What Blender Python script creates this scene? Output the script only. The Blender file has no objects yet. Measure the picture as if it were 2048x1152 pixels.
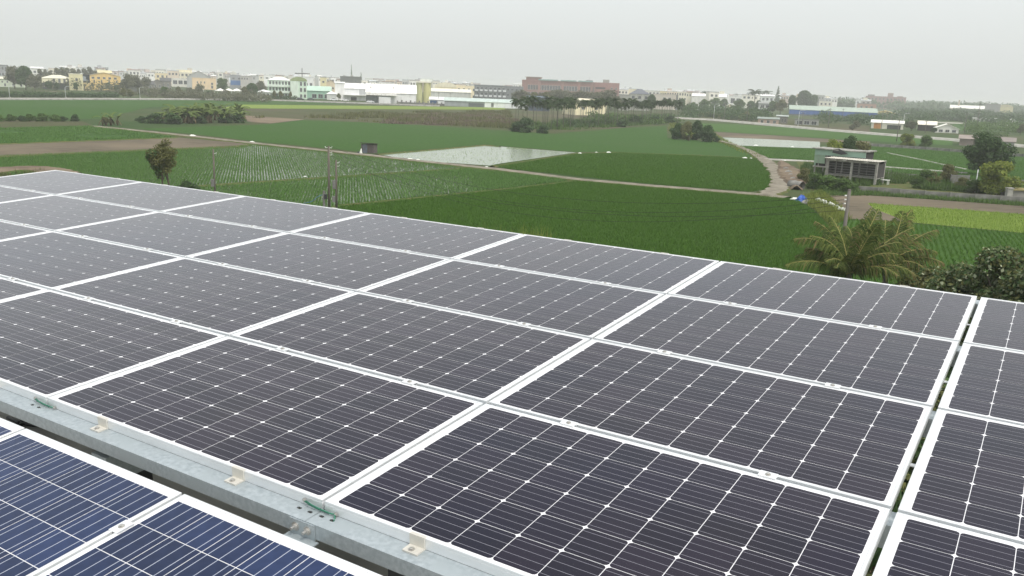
import bpy, bmesh, math, random
import numpy as np
from mathutils import Vector, Matrix

random.seed(7)
RNG = np.random.default_rng(11)
scene = bpy.context.scene
C = scene.collection

# ------------------------------------------------------------------ camera
FPX, CAMH = 1737.56, 12.0                      # focal length in px of a 2048 px wide frame, eye height over the fields
RHO = math.radians(2.2)
PITCH = math.atan((576 - 172.4) / FPX * math.cos(RHO))
_up = np.array([math.sin(RHO) * math.cos(PITCH), -math.cos(RHO) * math.cos(PITCH), -math.sin(PITCH)])
_z = np.array([0, 0, 1.0]); _fh = _z - (_z @ _up) * _up; _fh /= np.linalg.norm(_fh)
W = np.array([np.cross(_fh, _up), _fh, _up])   # camera axes (x right, y down, z forward) -> world
CAM = Vector((0, 0, CAMH))
cd = bpy.data.cameras.new('camera'); cam = bpy.data.objects.new('camera', cd); C.objects.link(cam)
_r, _u, _b = W @ [1, 0, 0], W @ [0, -1, 0], W @ [0, 0, -1]
cam.matrix_world = Matrix(((_r[0], _u[0], _b[0], 0), (_r[1], _u[1], _b[1], 0), (_r[2], _u[2], _b[2], CAMH), (0, 0, 0, 1)))
cd.sensor_width = 36; cd.lens = FPX / 2048 * 36; cd.clip_start = 0.05; cd.clip_end = 20000
scene.camera = cam

# ------------------------------------------------------------------ sky, sun, exposure
SUN_EL, SUN_AZ = math.radians(60), math.radians(140)     # azimuth clockwise from +Y
wd = bpy.data.worlds.new('World'); scene.world = wd; wd.use_nodes = True
nt = wd.node_tree; nt.nodes.clear()
sky = nt.nodes.new('ShaderNodeTexSky'); sky.sky_type = 'NISHITA'; sky.sun_disc = False
sky.sun_elevation = SUN_EL; sky.sun_rotation = SUN_AZ; sky.dust_density = 6; sky.air_density = 1.0; sky.ozone_density = 1.0
hs = nt.nodes.new('ShaderNodeHueSaturation'); hs.inputs['Saturation'].default_value = 0.55
mx = nt.nodes.new('ShaderNodeMix'); mx.data_type = 'RGBA'; mx.inputs[0].default_value = 0.5
mx.inputs[7].default_value = (9.2, 9.55, 9.40, 1)     # the even grey-white of the overcast layer
bg = nt.nodes.new('ShaderNodeBackground'); bg.inputs['Strength'].default_value = 0.13
wo = nt.nodes.new('ShaderNodeOutputWorld')
nt.links.new(sky.outputs[0], hs.inputs['Color']); nt.links.new(hs.outputs[0], mx.inputs[6])
nt.links.new(mx.outputs[2], bg.inputs['Color']); nt.links.new(bg.outputs[0], wo.inputs['Surface'])
sl = bpy.data.lights.new('sun', 'SUN'); sl.energy = 1.7; sl.angle = math.radians(14); sl.color = (1.0, 0.96, 0.9)
sun = bpy.data.objects.new('sun', sl); C.objects.link(sun)
_sd = Vector((math.sin(SUN_AZ) * math.cos(SUN_EL), math.cos(SUN_AZ) * math.cos(SUN_EL), math.sin(SUN_EL)))
sun.rotation_euler = _sd.to_track_quat('Z', 'Y').to_euler()
scene.view_settings.view_transform = 'Standard'; scene.view_settings.look = 'None'
scene.view_settings.exposure = 0.2; scene.view_settings.gamma = 1.0
scene.view_settings.use_curve_mapping = False
scene.render.engine = 'CYCLES'
scene.cycles.use_denoising = True
scene.cycles.max_bounces = 8; scene.cycles.volume_bounces = 4; scene.cycles.transparent_max_bounces = 8
scene.cycles.sample_clamp_indirect = 4
HAZE = 0.00038                                  # density of the air, per metre

# ------------------------------------------------------------------ helpers
def ray(x, y):
    return Vector((W @ np.array([(x - 1024) / FPX, (y - 576) / FPX, 1.0])).tolist())
def px(x, y, z=0.0):
    """point of the level z that the photograph shows at pixel x, y"""
    d = ray(x, y); s = (z - CAMH) / d.z
    p = CAM + d * s; p.z = z
    return p
def hy(x): return 172.4 + 0.0384 * (x - 1024)   # horizon row
def mpp(p): return ((p - CAM) @ Vector((W.T @ [0, 0, 1]).tolist()) if False else (p - CAM).dot(Vector((W @ np.array([0, 0, 1.0])).tolist()))) / FPX
def pxd(x, dist):
    """ground point in the direction of column x, dist metres away"""
    return px(x, hy(x) + CAMH * FPX / dist * 1.0)
def zat(p, y, x=None):
    """height above ground point p that shows at row y"""
    return CAMH - (y - hy(x if x is not None else 1024 + p.x / p.y * FPX)) * p.y / FPX

def setp(o, label=None, cat=None, group=None, kind=None):
    if label: o['label'] = label
    if cat: o['category'] = cat
    if group: o['group'] = group
    if kind: o['kind'] = kind
    return o
def empty(name, loc=(0, 0, 0), rz=0.0, parent=None):
    o = bpy.data.objects.new(name, None); o.empty_display_size = 0.2; C.objects.link(o)
    o.location = loc; o.rotation_euler = (0, 0, rz); o.parent = parent
    return o
def inst(name, mesh, parent=None, loc=(0, 0, 0), rot=(0, 0, 0), sc=(1, 1, 1)):
    o = bpy.data.objects.new(name, mesh); C.objects.link(o); o.parent = parent
    o.location = loc; o.rotation_euler = rot; o.scale = sc if isinstance(sc, (tuple, list)) else (sc,) * 3
    return o

class MB:
    def __init__(s): s.v = []; s.f = []; s.m = []
    def add(s, vs, fs, mi=0, M=None):
        n = len(s.v)
        s.v += [tuple(M @ Vector(q)) for q in vs] if M else [tuple(q) for q in vs]
        s.f += [tuple(i + n for i in f) for f in fs]; s.m += [mi] * len(fs)
        return s
    def box(s, x0, x1, y0, y1, z0, z1, mi=0, M=None):
        return s.add([(x0, y0, z0), (x1, y0, z0), (x1, y1, z0), (x0, y1, z0), (x0, y0, z1), (x1, y0, z1), (x1, y1, z1), (x0, y1, z1)],
                     [(0, 3, 2, 1), (4, 5, 6, 7), (0, 1, 5, 4), (1, 2, 6, 5), (2, 3, 7, 6), (3, 0, 4, 7)], mi, M)
    def tube(s, pts, rad, n=8, mi=0, caps=True):
        pts = [Vector(p) for p in pts]
        if not isinstance(rad, (list, tuple)): rad = [rad] * len(pts)
        base = len(s.v)
        for i, p in enumerate(pts):
            t = (pts[min(i + 1, len(pts) - 1)] - pts[max(i - 1, 0)]).normalized()
            a = Vector((0, 0, 1)) if abs(t.z) < 0.9 else Vector((1, 0, 0))
            e1 = t.cross(a).normalized(); e2 = t.cross(e1)
            for k in range(n):
                w = 2 * math.pi * k / n
                s.v.append(tuple(p + (e1 * math.cos(w) + e2 * math.sin(w)) * rad[i]))
        for i in range(len(pts) - 1):
            for k in range(n):
                a = base + i * n + k; b = base + i * n + (k + 1) % n
                s.f.append((a, b, b + n, a + n)); s.m.append(mi)
        if caps:
            s.f.append(tuple(base + k for k in reversed(range(n)))); s.m.append(mi)
            s.f.append(tuple(base + (len(pts) - 1) * n + k for k in range(n))); s.m.append(mi)
        return s
    def prism(s, poly, y0, y1, mi=0, M=None):
        """polygon in xz, extruded from y0 to y1"""
        n = len(poly)
        vs = [(x, y0, z) for x, z in poly] + [(x, y1, z) for x, z in poly]
        fs = [tuple(range(n)), tuple(reversed(range(n, 2 * n)))] + [(i, i + n, (i + 1) % n + n, (i + 1) % n) for i in range(n)]
        return s.add(vs, fs, mi, M)
    def prism_x(s, poly, x0, x1, mi=0, M=None):
        """polygon in yz, extruded from x0 to x1"""
        n = len(poly)
        vs = [(x0, y, z) for y, z in poly] + [(x1, y, z) for y, z in poly]
        fs = [tuple(reversed(range(n))), tuple(range(n, 2 * n))] + [((i + 1) % n, (i + 1) % n + n, i + n, i) for i in range(n)]
        return s.add(vs, fs, mi, M)
    def mesh(s, name, mats, smooth=False):
        me = bpy.data.meshes.new(name); me.from_pydata(s.v, [], s.f)
        for m in (mats if isinstance(mats, (list, tuple)) else [mats]): me.materials.append(m)
        me.polygons.foreach_set('material_index', s.m)
        if smooth: me.polygons.foreach_set('use_smooth', [True] * len(s.f))
        me.update()
        return me
    def build(s, name, mats, parent=None, loc=(0, 0, 0), rot=(0, 0, 0), smooth=False):
        return inst(name, s.mesh(name, mats, smooth), parent, loc, rot)

def np_mesh(name, verts, ntri_verts, mats, mi=None):
    """triangle soup: verts (N*3, 3)"""
    nv = len(verts); nt_ = nv // 3
    me = bpy.data.meshes.new(name)
    me.vertices.add(nv); me.vertices.foreach_set('co', np.ascontiguousarray(verts, dtype=np.float32).ravel())
    me.loops.add(nv); me.loops.foreach_set('vertex_index', np.arange(nv, dtype=np.int32))
    me.polygons.add(nt_); me.polygons.foreach_set('loop_start', np.arange(0, nv, 3, dtype=np.int32))
    try: me.polygons.foreach_set('loop_total', np.full(nt_, 3, dtype=np.int32))
    except Exception: pass
    for m in (mats if isinstance(mats, (list, tuple)) else [mats]): me.materials.append(m)
    if mi is not None: me.polygons.foreach_set('material_index', np.asarray(mi, dtype=np.int32))
    me.update(calc_edges=True); me.validate()
    return me

# ------------------------------------------------------------------ materials
MATS = {}
def mat(name, c1, c2=None, scale=3.0, rough=0.8, metal=0.0, spec=0.4, bump=0.0, bscale=None, rand=0.0, coat=0.0, coatr=0.1,
        detail=5.0, c3=None, scale3=0.3, island=False, stretch=None, translucent=0.0, cior=1.45, sheen=0.0, world=False, rmix=0.0, coatvar=False, contrast=(0.35, 0.65)):
    m = bpy.data.materials.new(name); m.use_nodes = True
    t = m.node_tree; L = t.links; b = t.nodes['Principled BSDF']
    b.inputs['Roughness'].default_value = rough; b.inputs['Metallic'].default_value = metal
    b.inputs['Specular IOR Level'].default_value = spec
    if coat:
        b.inputs['Coat Weight'].default_value = coat; b.inputs['Coat Roughness'].default_value = coatr; b.inputs['Coat IOR'].default_value = cior
    if sheen:
        b.inputs['Sheen Weight'].default_value = sheen; b.inputs['Sheen Roughness'].default_value = 0.25
    tc = t.nodes.new('ShaderNodeTexCoord'); co = tc.outputs['Object']
    if world: co = t.nodes.new('ShaderNodeNewGeometry').outputs['Position']
    if stretch:
        mp = t.nodes.new('ShaderNodeMapping'); mp.inputs['Scale'].default_value = stretch; L.new(co, mp.inputs[0]); co = mp.outputs[0]
    col = None
    if c2 is None:
        rgb = t.nodes.new('ShaderNodeRGB'); rgb.outputs[0].default_value = (*c1, 1); col = rgb.outputs[0]
    else:
        if island:
            g = t.nodes.new('ShaderNodeNewGeometry'); fac = g.outputs['Random Per Island']
        else:
            n = t.nodes.new('ShaderNodeTexNoise'); n.inputs['Scale'].default_value = scale; n.inputs['Detail'].default_value = detail
            L.new(co, n.inputs['Vector'])
            mr = t.nodes.new('ShaderNodeMapRange'); mr.inputs[1].default_value = contrast[0]; mr.inputs[2].default_value = contrast[1]
            L.new(n.outputs['Fac'], mr.inputs[0]); fac = mr.outputs[0]
            if rmix:
                oi0 = t.nodes.new('ShaderNodeObjectInfo'); mf = t.nodes.new('ShaderNodeMix'); mf.inputs[0].default_value = rmix
                L.new(fac, mf.inputs[2]); L.new(oi0.outputs['Random'], mf.inputs[3]); fac = mf.outputs[0]
        mx = t.nodes.new('ShaderNodeMix'); mx.data_type = 'RGBA'
        mx.inputs[6].default_value = (*c1, 1); mx.inputs[7].default_value = (*c2, 1)
        L.new(fac, mx.inputs[0]); col = mx.outputs[2]
    if c3 is not None:
        n3 = t.nodes.new('ShaderNodeTexNoise'); n3.inputs['Scale'].default_value = scale3; n3.inputs['Detail'].default_value = 3
        L.new(co if world else tc.outputs['Object'], n3.inputs['Vector'])
        mr3 = t.nodes.new('ShaderNodeMapRange'); mr3.inputs[1].default_value = 0.45; mr3.inputs[2].default_value = 0.7
        L.new(n3.outputs['Fac'], mr3.inputs[0])
        m3 = t.nodes.new('ShaderNodeMix'); m3.data_type = 'RGBA'; L.new(mr3.outputs[0], m3.inputs[0])
        L.new(col, m3.inputs[6]); m3.inputs[7].default_value = (*c3, 1); col = m3.outputs[2]
    if rand:
        oi = t.nodes.new('ShaderNodeObjectInfo'); mr2 = t.nodes.new('ShaderNodeMapRange')
        mr2.inputs[3].default_value = 1 - rand; mr2.inputs[4].default_value = 1 + rand
        L.new(oi.outputs['Random'], mr2.inputs[0])
        hv = t.nodes.new('ShaderNodeHueSaturation'); L.new(mr2.outputs[0], hv.inputs['Value']); L.new(col, hv.inputs['Color']); col = hv.outputs[0]
    L.new(col, b.inputs['Base Color'])
    if coatvar:                                             # dust film: the glass is not equally clear everywhere
        nc = t.nodes.new('ShaderNodeTexNoise'); nc.inputs['Scale'].default_value = 1.7; nc.inputs['Detail'].default_value = 6; L.new(co, nc.inputs['Vector'])
        mc = t.nodes.new('ShaderNodeMapRange'); mc.inputs[1].default_value = 0.3; mc.inputs[2].default_value = 0.75; mc.inputs[3].default_value = 0.05; mc.inputs[4].default_value = 0.24
        L.new(nc.outputs['Fac'], mc.inputs[0]); L.new(mc.outputs[0], b.inputs['Coat Roughness'])
        ms_ = t.nodes.new('ShaderNodeMapRange'); ms_.inputs[1].default_value = 0.35; ms_.inputs[2].default_value = 0.7; ms_.inputs[3].default_value = sheen * 0.75; ms_.inputs[4].default_value = sheen * 1.3
        L.new(nc.outputs['Fac'], ms_.inputs[0]); L.new(ms_.outputs[0], b.inputs['Sheen Weight']); b.inputs['Sheen Tint'].default_value = (1.0, 0.97, 1.0, 1)
    if bump:
        nb = t.nodes.new('ShaderNodeTexNoise'); nb.inputs['Scale'].default_value = bscale or scale * 3; nb.inputs['Detail'].default_value = 5
        L.new(co, nb.inputs['Vector'])
        bp = t.nodes.new('ShaderNodeBump'); bp.inputs['Strength'].default_value = 1.0; bp.inputs['Distance'].default_value = bump
        L.new(nb.outputs['Fac'], bp.inputs['Height']); L.new(bp.outputs[0], b.inputs['Normal'])
    if translucent:
        tr = t.nodes.new('ShaderNodeBsdfTranslucent'); L.new(col, tr.inputs['Color'])
        ms = t.nodes.new('ShaderNodeMixShader'); ms.inputs[0].default_value = translucent
        L.new(b.outputs[0], ms.inputs[1]); L.new(tr.outputs[0], ms.inputs[2])
        L.new(ms.outputs[0], t.nodes['Material Output'].inputs['Surface'])
    MATS[name] = m
    return m
def S(r, g, b):
    """sRGB 0-255 -> linear"""
    f = lambda c: (c / 255 / 12.92) if c / 255 <= 0.04045 else ((c / 255 + 0.055) / 1.055) ** 2.4
    return (f(r), f(g), f(b))
_pc = {}
def paint(rgb, rough=0.75, grime=0.82, name='plaster'):
    """plaster or sheet metal of a given colour with weathering"""
    k = (rgb, rough, grime)
    if k not in _pc:
        c = S(*rgb); _pc[k] = mat(f'{name}_{len(_pc)}', c, tuple(q * grime for q in c), scale=0.6, rough=rough, detail=6, stretch=(1, 1, 0.35))
    return _pc[k]

# --- solar hardware
M_cell = mat('mono_cell', (0.0020, 0.0024, 0.0180), (0.0095, 0.0046, 0.0105), scale=0.55, rough=0.5, spec=0.0, coat=1.0, coatr=0.10, rand=0.25, detail=3, cior=1.34, sheen=0.5, coatvar=True, world=True, rmix=0.45, c3=(0.0130, 0.0090, 0.0180), scale3=0.8)
M_pcell = mat('poly_cell', (0.008, 0.018, 0.058), (0.015, 0.029, 0.084), scale=26, rough=0.45, spec=0.0, coat=1.0, coatr=0.08, rand=0.22, detail=3, cior=1.36, sheen=0.1, rmix=0.4)
M_bus = mat('busbar_silver', (0.30, 0.29, 0.34), rough=0.45, metal=0.3, coat=1.0, coatr=0.13)
M_pbus = mat('poly_busbar', (0.46, 0.49, 0.58), rough=0.45, metal=0.2, coat=1.0, coatr=0.13)
M_back = mat('white_backsheet', (0.82, 0.82, 0.84), (0.76, 0.76, 0.78), scale=4, rough=0.6, coat=1.0, coatr=0.13)
M_alu = mat('anodised_aluminium', (0.85, 0.865, 0.875), (0.77, 0.785, 0.79), scale=2.5, rough=0.42, metal=0.5, spec=0.5, stretch=(1, 6, 6), rand=0.05)
M_galv = mat('galvanised_steel', (0.48, 0.53, 0.555), (0.36, 0.41, 0.435), scale=55, rough=0.42, metal=0.45, spec=0.5, bump=0.0006, bscale=30, detail=8, c3=(0.42, 0.47, 0.49), scale3=9)
M_clamp = mat('cast_clamp', (0.66, 0.64, 0.58), (0.58, 0.56, 0.51), scale=20, rough=0.5, metal=0.25)
M_bolt = mat('bolt_steel', (0.62, 0.61, 0.58), (0.45, 0.43, 0.40), scale=60, rough=0.32, metal=0.8)
M_gwire = mat('green_wire', (0.045, 0.19, 0.125), rough=0.45)
M_cable = mat('black_cable', (0.012, 0.012, 0.013), rough=0.5)
M_deck = mat('roof_deck_concrete', (0.40, 0.39, 0.36), (0.27, 0.265, 0.25), scale=1.6, rough=0.9, bump=0.003, bscale=18, c3=(0.46, 0.45, 0.42), scale3=0.9)
M_conc = mat('concrete', (0.30, 0.29, 0.27), (0.20, 0.195, 0.18), scale=1.2, spec=0.04, rough=0.9, bump=0.004, bscale=9, c3=(0.13, 0.13, 0.12), scale3=0.5)
M_pale = mat('pale_concrete', (0.42, 0.41, 0.37), (0.31, 0.30, 0.27), scale=0.4, spec=0.04, rough=0.9)
M_dark = mat('dark_steel', (0.05, 0.052, 0.055), rough=0.6, metal=0.4)
# --- land
M_soil = mat('bare_soil', (0.20, 0.155, 0.11), (0.13, 0.10, 0.075), scale=0.35, spec=0.04, rough=0.95, bump=0.05, bscale=3, c3=(0.24, 0.20, 0.14), scale3=0.04, detail=8)
M_ground = mat('meadow_ground', (0.052, 0.085, 0.028), (0.085, 0.085, 0.045), scale=0.05, spec=0.04, rough=0.95, bump=0.05, bscale=1.2, c3=(0.036, 0.072, 0.022), scale3=0.012, detail=9)
M_mud = mat('paddy_mud', (0.10, 0.085, 0.06), (0.07, 0.06, 0.04), scale=0.5, spec=0.04, rough=0.9)
M_ploughed = mat('ploughed_soil', (0.150, 0.128, 0.094), (0.098, 0.084, 0.062), scale=0.9, spec=0.04, rough=0.95, bump=0.08, bscale=4, c3=(0.190, 0.156, 0.112), scale3=0.05, detail=9, stretch=(0.35, 1, 1))
M_fallow = mat('fallow_scrub', (0.088, 0.088, 0.046), (0.052, 0.074, 0.026), scale=0.08, spec=0.04, rough=0.95, bump=0.15, bscale=0.8, c3=(0.105, 0.088, 0.062), scale3=0.02, detail=9)
M_reed = mat('dry_reed', (0.20, 0.155, 0.125), (0.14, 0.115, 0.085), island=True, spec=0.04, rough=0.95)
M_straw = mat('straw_stubble', (0.30, 0.26, 0.13), (0.22, 0.20, 0.09), scale=0.4, spec=0.04, rough=0.95)
M_yellowgreen = mat('yellow_green_crop', (0.20, 0.26, 0.060), (0.15, 0.215, 0.045), scale=0.5, spec=0.04, rough=0.95, bump=0.05, bscale=2, detail=8)
M_path = mat('dirt_path', (0.285, 0.26, 0.21), (0.20, 0.18, 0.145), scale=0.9, spec=0.04, rough=0.95, bump=0.03, bscale=5, c3=(0.15, 0.13, 0.10), scale3=0.55, detail=8)
M_bank = mat('grass_bank', (0.070, 0.110, 0.030), (0.125, 0.115, 0.055), scale=0.8, spec=0.04, rough=0.95, bump=0.08, bscale=4, detail=8)
M_asphalt = mat('asphalt', (0.16, 0.16, 0.16), (0.12, 0.12, 0.12), scale=2, spec=0.04, rough=0.9)
M_ricefar = mat('rice_far', (0.034, 0.082, 0.016), (0.050, 0.108, 0.024), scale=1.2, spec=0.04, rough=0.9, bump=0.12, bscale=2.5, c3=(0.048, 0.096, 0.026), scale3=0.028, detail=9)
M_ricemid = mat('rice_mid', (0.050, 0.105, 0.024), (0.066, 0.130, 0.032), scale=0.6, spec=0.04, rough=0.9, bump=0.12, bscale=2, c3=(0.042, 0.095, 0.022), scale3=0.02, detail=9)
M_rice = mat('rice_blade', (0.062, 0.140, 0.018), (0.086, 0.176, 0.027), island=True, rough=0.7, spec=0.08, translucent=0.25)
M_riceyoung = mat('rice_seedling', (0.075, 0.165, 0.035), (0.125, 0.235, 0.060), island=True, rough=0.7, spec=0.08, translucent=0.25)
M_ricepale = mat('rice_pale', (0.22, 0.29, 0.15), (0.28, 0.34, 0.19), island=True, rough=0.7, spec=0.08, translucent=0.25)
M_ricelime = mat('rice_lime', (0.25, 0.34, 0.065), (0.18, 0.28, 0.05), island=True, rough=0.7, spec=0.08, translucent=0.25)
def water_mat(name, c, rough, spec=0.5):
    m = mat(name, c, tuple(q * 0.75 for q in c), scale=0.3, rough=rough, spec=spec, bump=0.006, bscale=1.5)
    return m
M_water = water_mat('paddy_water', (0.110, 0.140, 0.070), 0.22, 0.19)
M_waterpale = water_mat('algae_water', (0.18, 0.235, 0.125), 0.14, 0.34)
# --- foliage
def leafmat(name, a, b, tr=0.3): return mat(name, a, b, island=True, rough=0.7, spec=0.12, translucent=tr, rand=0.12)
M_leaf = leafmat('leaf_green', (0.061, 0.115, 0.030), (0.115, 0.189, 0.047))
M_leafd = leafmat('leaf_dark', (0.045, 0.090, 0.035), (0.090, 0.147, 0.052))
M_leafo = leafmat('leaf_olive', (0.095, 0.108, 0.038), (0.176, 0.176, 0.068))
M_leafy = leafmat('leaf_yellowish', (0.128, 0.189, 0.035), (0.257, 0.284, 0.061))
M_leafmid = leafmat('leaf_sage', (0.075, 0.115, 0.045), (0.145, 0.185, 0.085))
M_leafgrey = leafmat('leaf_greyish', (0.115, 0.124, 0.074), (0.182, 0.182, 0.115))
M_leafdry = leafmat('leaf_dry', (0.270, 0.196, 0.115), (0.162, 0.121, 0.068))
M_fleck = mat('blossom_highlight', (0.36, 0.39, 0.26), (0.25, 0.29, 0.17), island=True, rough=0.7, translucent=0.2)  # sage flecks: blossom, with leaf highlights painted in the same colour
M_palm = leafmat('coconut_leaflet', (0.036, 0.070, 0.016), (0.180, 0.215, 0.056))
M_palmdry = leafmat('coconut_leaflet_dry', (0.23, 0.175, 0.080), (0.15, 0.135, 0.050))
M_rachis = mat('palm_rachis', (0.36, 0.32, 0.10), (0.27, 0.24, 0.075), scale=2, rough=0.6)
M_areca = leafmat('areca_leaf', (0.024, 0.048, 0.017), (0.055, 0.082, 0.027))
M_banana = leafmat('banana_leaf', (0.070, 0.130, 0.032), (0.165, 0.205, 0.060))
M_bananadry = leafmat('banana_leaf_dry', (0.257, 0.189, 0.108), (0.135, 0.115, 0.061))
M_bark = mat('bark', (0.105, 0.085, 0.065), (0.065, 0.052, 0.040), scale=6, rough=0.95, bump=0.01, stretch=(1, 1, 0.2))
M_palebark = mat('pale_bark', (0.17, 0.16, 0.13), (0.11, 0.105, 0.085), scale=6, rough=0.95)
M_arecabark = mat('areca_bark', (0.17, 0.165, 0.13), (0.11, 0.108, 0.085), scale=5, rough=0.95)
M_wood = mat('weathered_pole', (0.155, 0.135, 0.11), (0.10, 0.088, 0.072), scale=8, rough=0.9, stretch=(1, 1, 0.1))
M_post = mat('concrete_pole', (0.17, 0.155, 0.135), (0.12, 0.11, 0.098), scale=5, rough=0.9, stretch=(1, 1, 0.3))
M_lamp = mat('lamp_post_paint', (0.62, 0.64, 0.65), rough=0.5)
M_porc = mat('porcelain', (0.8, 0.8, 0.77), rough=0.3)
M_glass = mat('window_glass', (0.035, 0.042, 0.050), (0.06, 0.07, 0.08), scale=0.5, rough=0.12, spec=0.6, rand=0.4)
M_sheet = mat('white_plastic_sheet', (0.78, 0.79, 0.74), (0.66, 0.68, 0.62), scale=2, rough=0.6)
M_tarp = mat('blue_tarp', (0.018, 0.075, 0.36), (0.03, 0.11, 0.45), scale=3, rough=0.45)
M_tyre = mat('rubber', (0.015, 0.015, 0.016), rough=0.8)
M_roofold = mat('old_roof_sheet', (0.42, 0.42, 0.38), (0.16, 0.15, 0.13), scale=1.6, rough=0.8, detail=8)

# ------------------------------------------------------------------ vegetation meshes
def leaf_cloud(clumps, n, size, seed, aspect=0.55, shell=0.55, upbias=0.35):
    """n leaf-sized kites in ellipsoid clumps [(x,y,z,rx,ry,rz,weight)]; returns triangle soup"""
    r = np.random.default_rng(seed)
    w = np.array([c[6] if len(c) > 6 else c[3] * c[4] * c[5] for c in clumps]); w = w / w.sum()
    idx = r.choice(len(clumps), n, p=w); cl = np.array([c[:6] for c in clumps])[idx]
    d = r.normal(size=(n, 3)); d /= np.linalg.norm(d, axis=1, keepdims=True)
    rad = (shell + (1 - shell) * r.random((n, 1)) ** 0.6) * (0.82 + 0.36 * r.random((n, 1)))
    rad = np.where(r.random((n, 1)) < 0.15, r.random((n, 1)), rad)
    p = cl[:, :3] + d * rad * cl[:, 3:6]
    nr = d + r.normal(size=(n, 3)) * 0.7; nr[:, 2] += upbias; nr /= np.linalg.norm(nr, axis=1, keepdims=True)
    a = np.cross(nr, r.normal(size=(n, 3))); a /= np.linalg.norm(a, axis=1, keepdims=True); b = np.cross(nr, a)
    s = size * (0.6 + 0.8 * r.random((n, 1)))
    A, B, Cc, D = p - a * s, p + b * s * aspect, p + a * s, p - b * s * aspect
    return np.stack([A, B, Cc, A, Cc, D], 1).reshape(-1, 3)
def soup_mesh(name, soups, mats):
    mi = np.concatenate([np.full(len(s) // 3, k) for k, s in enumerate(soups)])
    return np_mesh(name, np.concatenate(soups), None, mats, mi)
def clump_set(seed, n, rx, ry, z0, z1, rmin, rmax, top=0.6):
    r = np.random.default_rng(seed); out = []
    for i in range(n):
        t = (i + r.random()) / n; z = z0 + (z1 - z0) * t
        k = math.sin(math.pi * min(1, 0.18 + 0.72 * t)) if top else 1
        a = r.random() * 2 * math.pi; q = math.sqrt(r.random()) * k
        s = rmin + (rmax - rmin) * r.random()
        out.append((rx * q * math.cos(a), ry * q * math.sin(a), z, s, s, s * 0.8))
    return out
def trunk_mesh(name, h, r0, limbs, seed, m, ztop=None, lean=0.1):
    r = random.Random(seed); b = MB()
    pts = [(0, 0, -0.2)]; x = y = 0
    for i in range(1, 5):
        x += r.uniform(-lean, lean) * h * 0.15; y += r.uniform(-lean, lean) * h * 0.15
        pts.append((x, y, h * i / 4))
    b.tube(pts, [r0 * (1 - 0.16 * i) for i in range(5)], 7)
    for k in range(limbs):
        i = r.choice([2, 3, 4]); p = Vector(pts[i]); a = r.uniform(0, 6.28); l = h * r.uniform(0.4, 0.8)
        q = p + Vector((math.cos(a) * l * 0.45, math.sin(a) * l * 0.45, l * 0.35)); e = p + Vector((math.cos(a) * l * 0.75, math.sin(a) * l * 0.75, l * 0.85))
        b.tube([p, q, e], [r0 * 0.45, r0 * 0.3, r0 * 0.12], 5)
    return b.mesh(name, m, True)
TREE = {}
def tree_kind(key, H, rx, ry, n, size, lm, seed, trunk_h, r0, nclump=16, limbs=5, rmin=None, rmax=None, bark=None):
    cs = clump_set(seed, nclump, rx * 0.72, ry * 0.72, trunk_h, H * 0.86, rmin or rx * 0.28, rmax or rx * 0.46)
    TREE[key] = (soup_mesh('crown_' + key, [leaf_cloud(cs, n, size, seed)], [lm]), trunk_mesh('trunk_' + key, trunk_h * 1.15, r0, limbs, seed, bark or M_bark))
def put_tree(key, p, sc, name, label, cat='tree', group=None, rz=None, parts=('crown', 'trunk')):
    o = empty(name, p, random.uniform(0, 6.28) if rz is None else rz); setp(o, label, cat, group)
    cm, tm = TREE[key]; s = sc if isinstance(sc, tuple) else (sc, sc, sc)
    inst(parts[0], cm, o, sc=s); inst(parts[1], tm, o, sc=s)
    return o

# ================================================================== LARGE STRUCTURE: land
FIELDS = {}
def field(name, pts, z, m, label, close=True):
    P = [px(x, y, z) for x, y in pts]
    bm = bmesh.new(); bm.faces.new([bm.verts.new(p) for p in P]); bmesh.ops.recalc_face_normals(bm, faces=bm.faces[:])
    for f in bm.faces:
        if f.normal.z < 0: f.normal_flip()
    me = bpy.data.meshes.new(name); bm.to_mesh(me); bm.free(); me.materials.append(m)
    o = inst(name, me); setp(o, label, 'field', kind='structure')
    return o, np.array([(p.x, p.y) for p in P])
gb = MB(); gb.add([(-3200, -300, 0), (3200, -300, 0), (3200, 6000, 0), (-3200, 6000, 0)], [(0, 1, 2, 3)])
setp(gb.build('ground', M_ground), 'flat green and brown farmland reaching to the hazy horizon', 'ground', kind='structure')

_, P_far1 = field('rice_field', [(-60, 199), (525, 199.5), (700, 208), (300, 214), (200, 238), (-60, 236)], 0.03, M_ricefar, 'broad green rice field between the tree-lined road and the low shrubs')
_, P_strip = field('crop_strip', [(480, 209), (1010, 214.5), (1010, 219.5), (440, 216.5)], 0.05, M_yellowgreen, 'narrow yellow-green crop strip in front of the white factories')
_, P_scrub = field('scrub_field', [(430, 217), (1020, 220), (1345, 226), (1345, 248), (1110, 266), (860, 251), (610, 239), (505, 248), (490, 236)], 0.02, M_fallow, 'rough scrub field of weeds and dry stalks before the big green paddy')
_, P_bare = field('bare_field', [(490, 231), (610, 239), (540, 247), (495, 243)], 0.05, M_soil, 'small bare soil patch at the end of the banana clump')
_, P_brown1 = field('fallow_field', [(-60, 239), (165, 243), (188, 251), (-60, 257)], 0.03, M_fallow, 'thin fallow strip below the row of low shrubs')
_, P_f2 = field('rice_field', [(-60, 257.5), (188, 252), (353, 274.5), (-60, 290)], 0.03, M_ricefar, 'green paddy with watery patches beside the ploughed strip')
_, P_f3 = field('ploughed_field', [(-60, 290), (353, 275), (500, 287.5), (470, 292), (-60, 314)], 0.03, M_ploughed, 'long brown ploughed strip between two green paddies')
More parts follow.
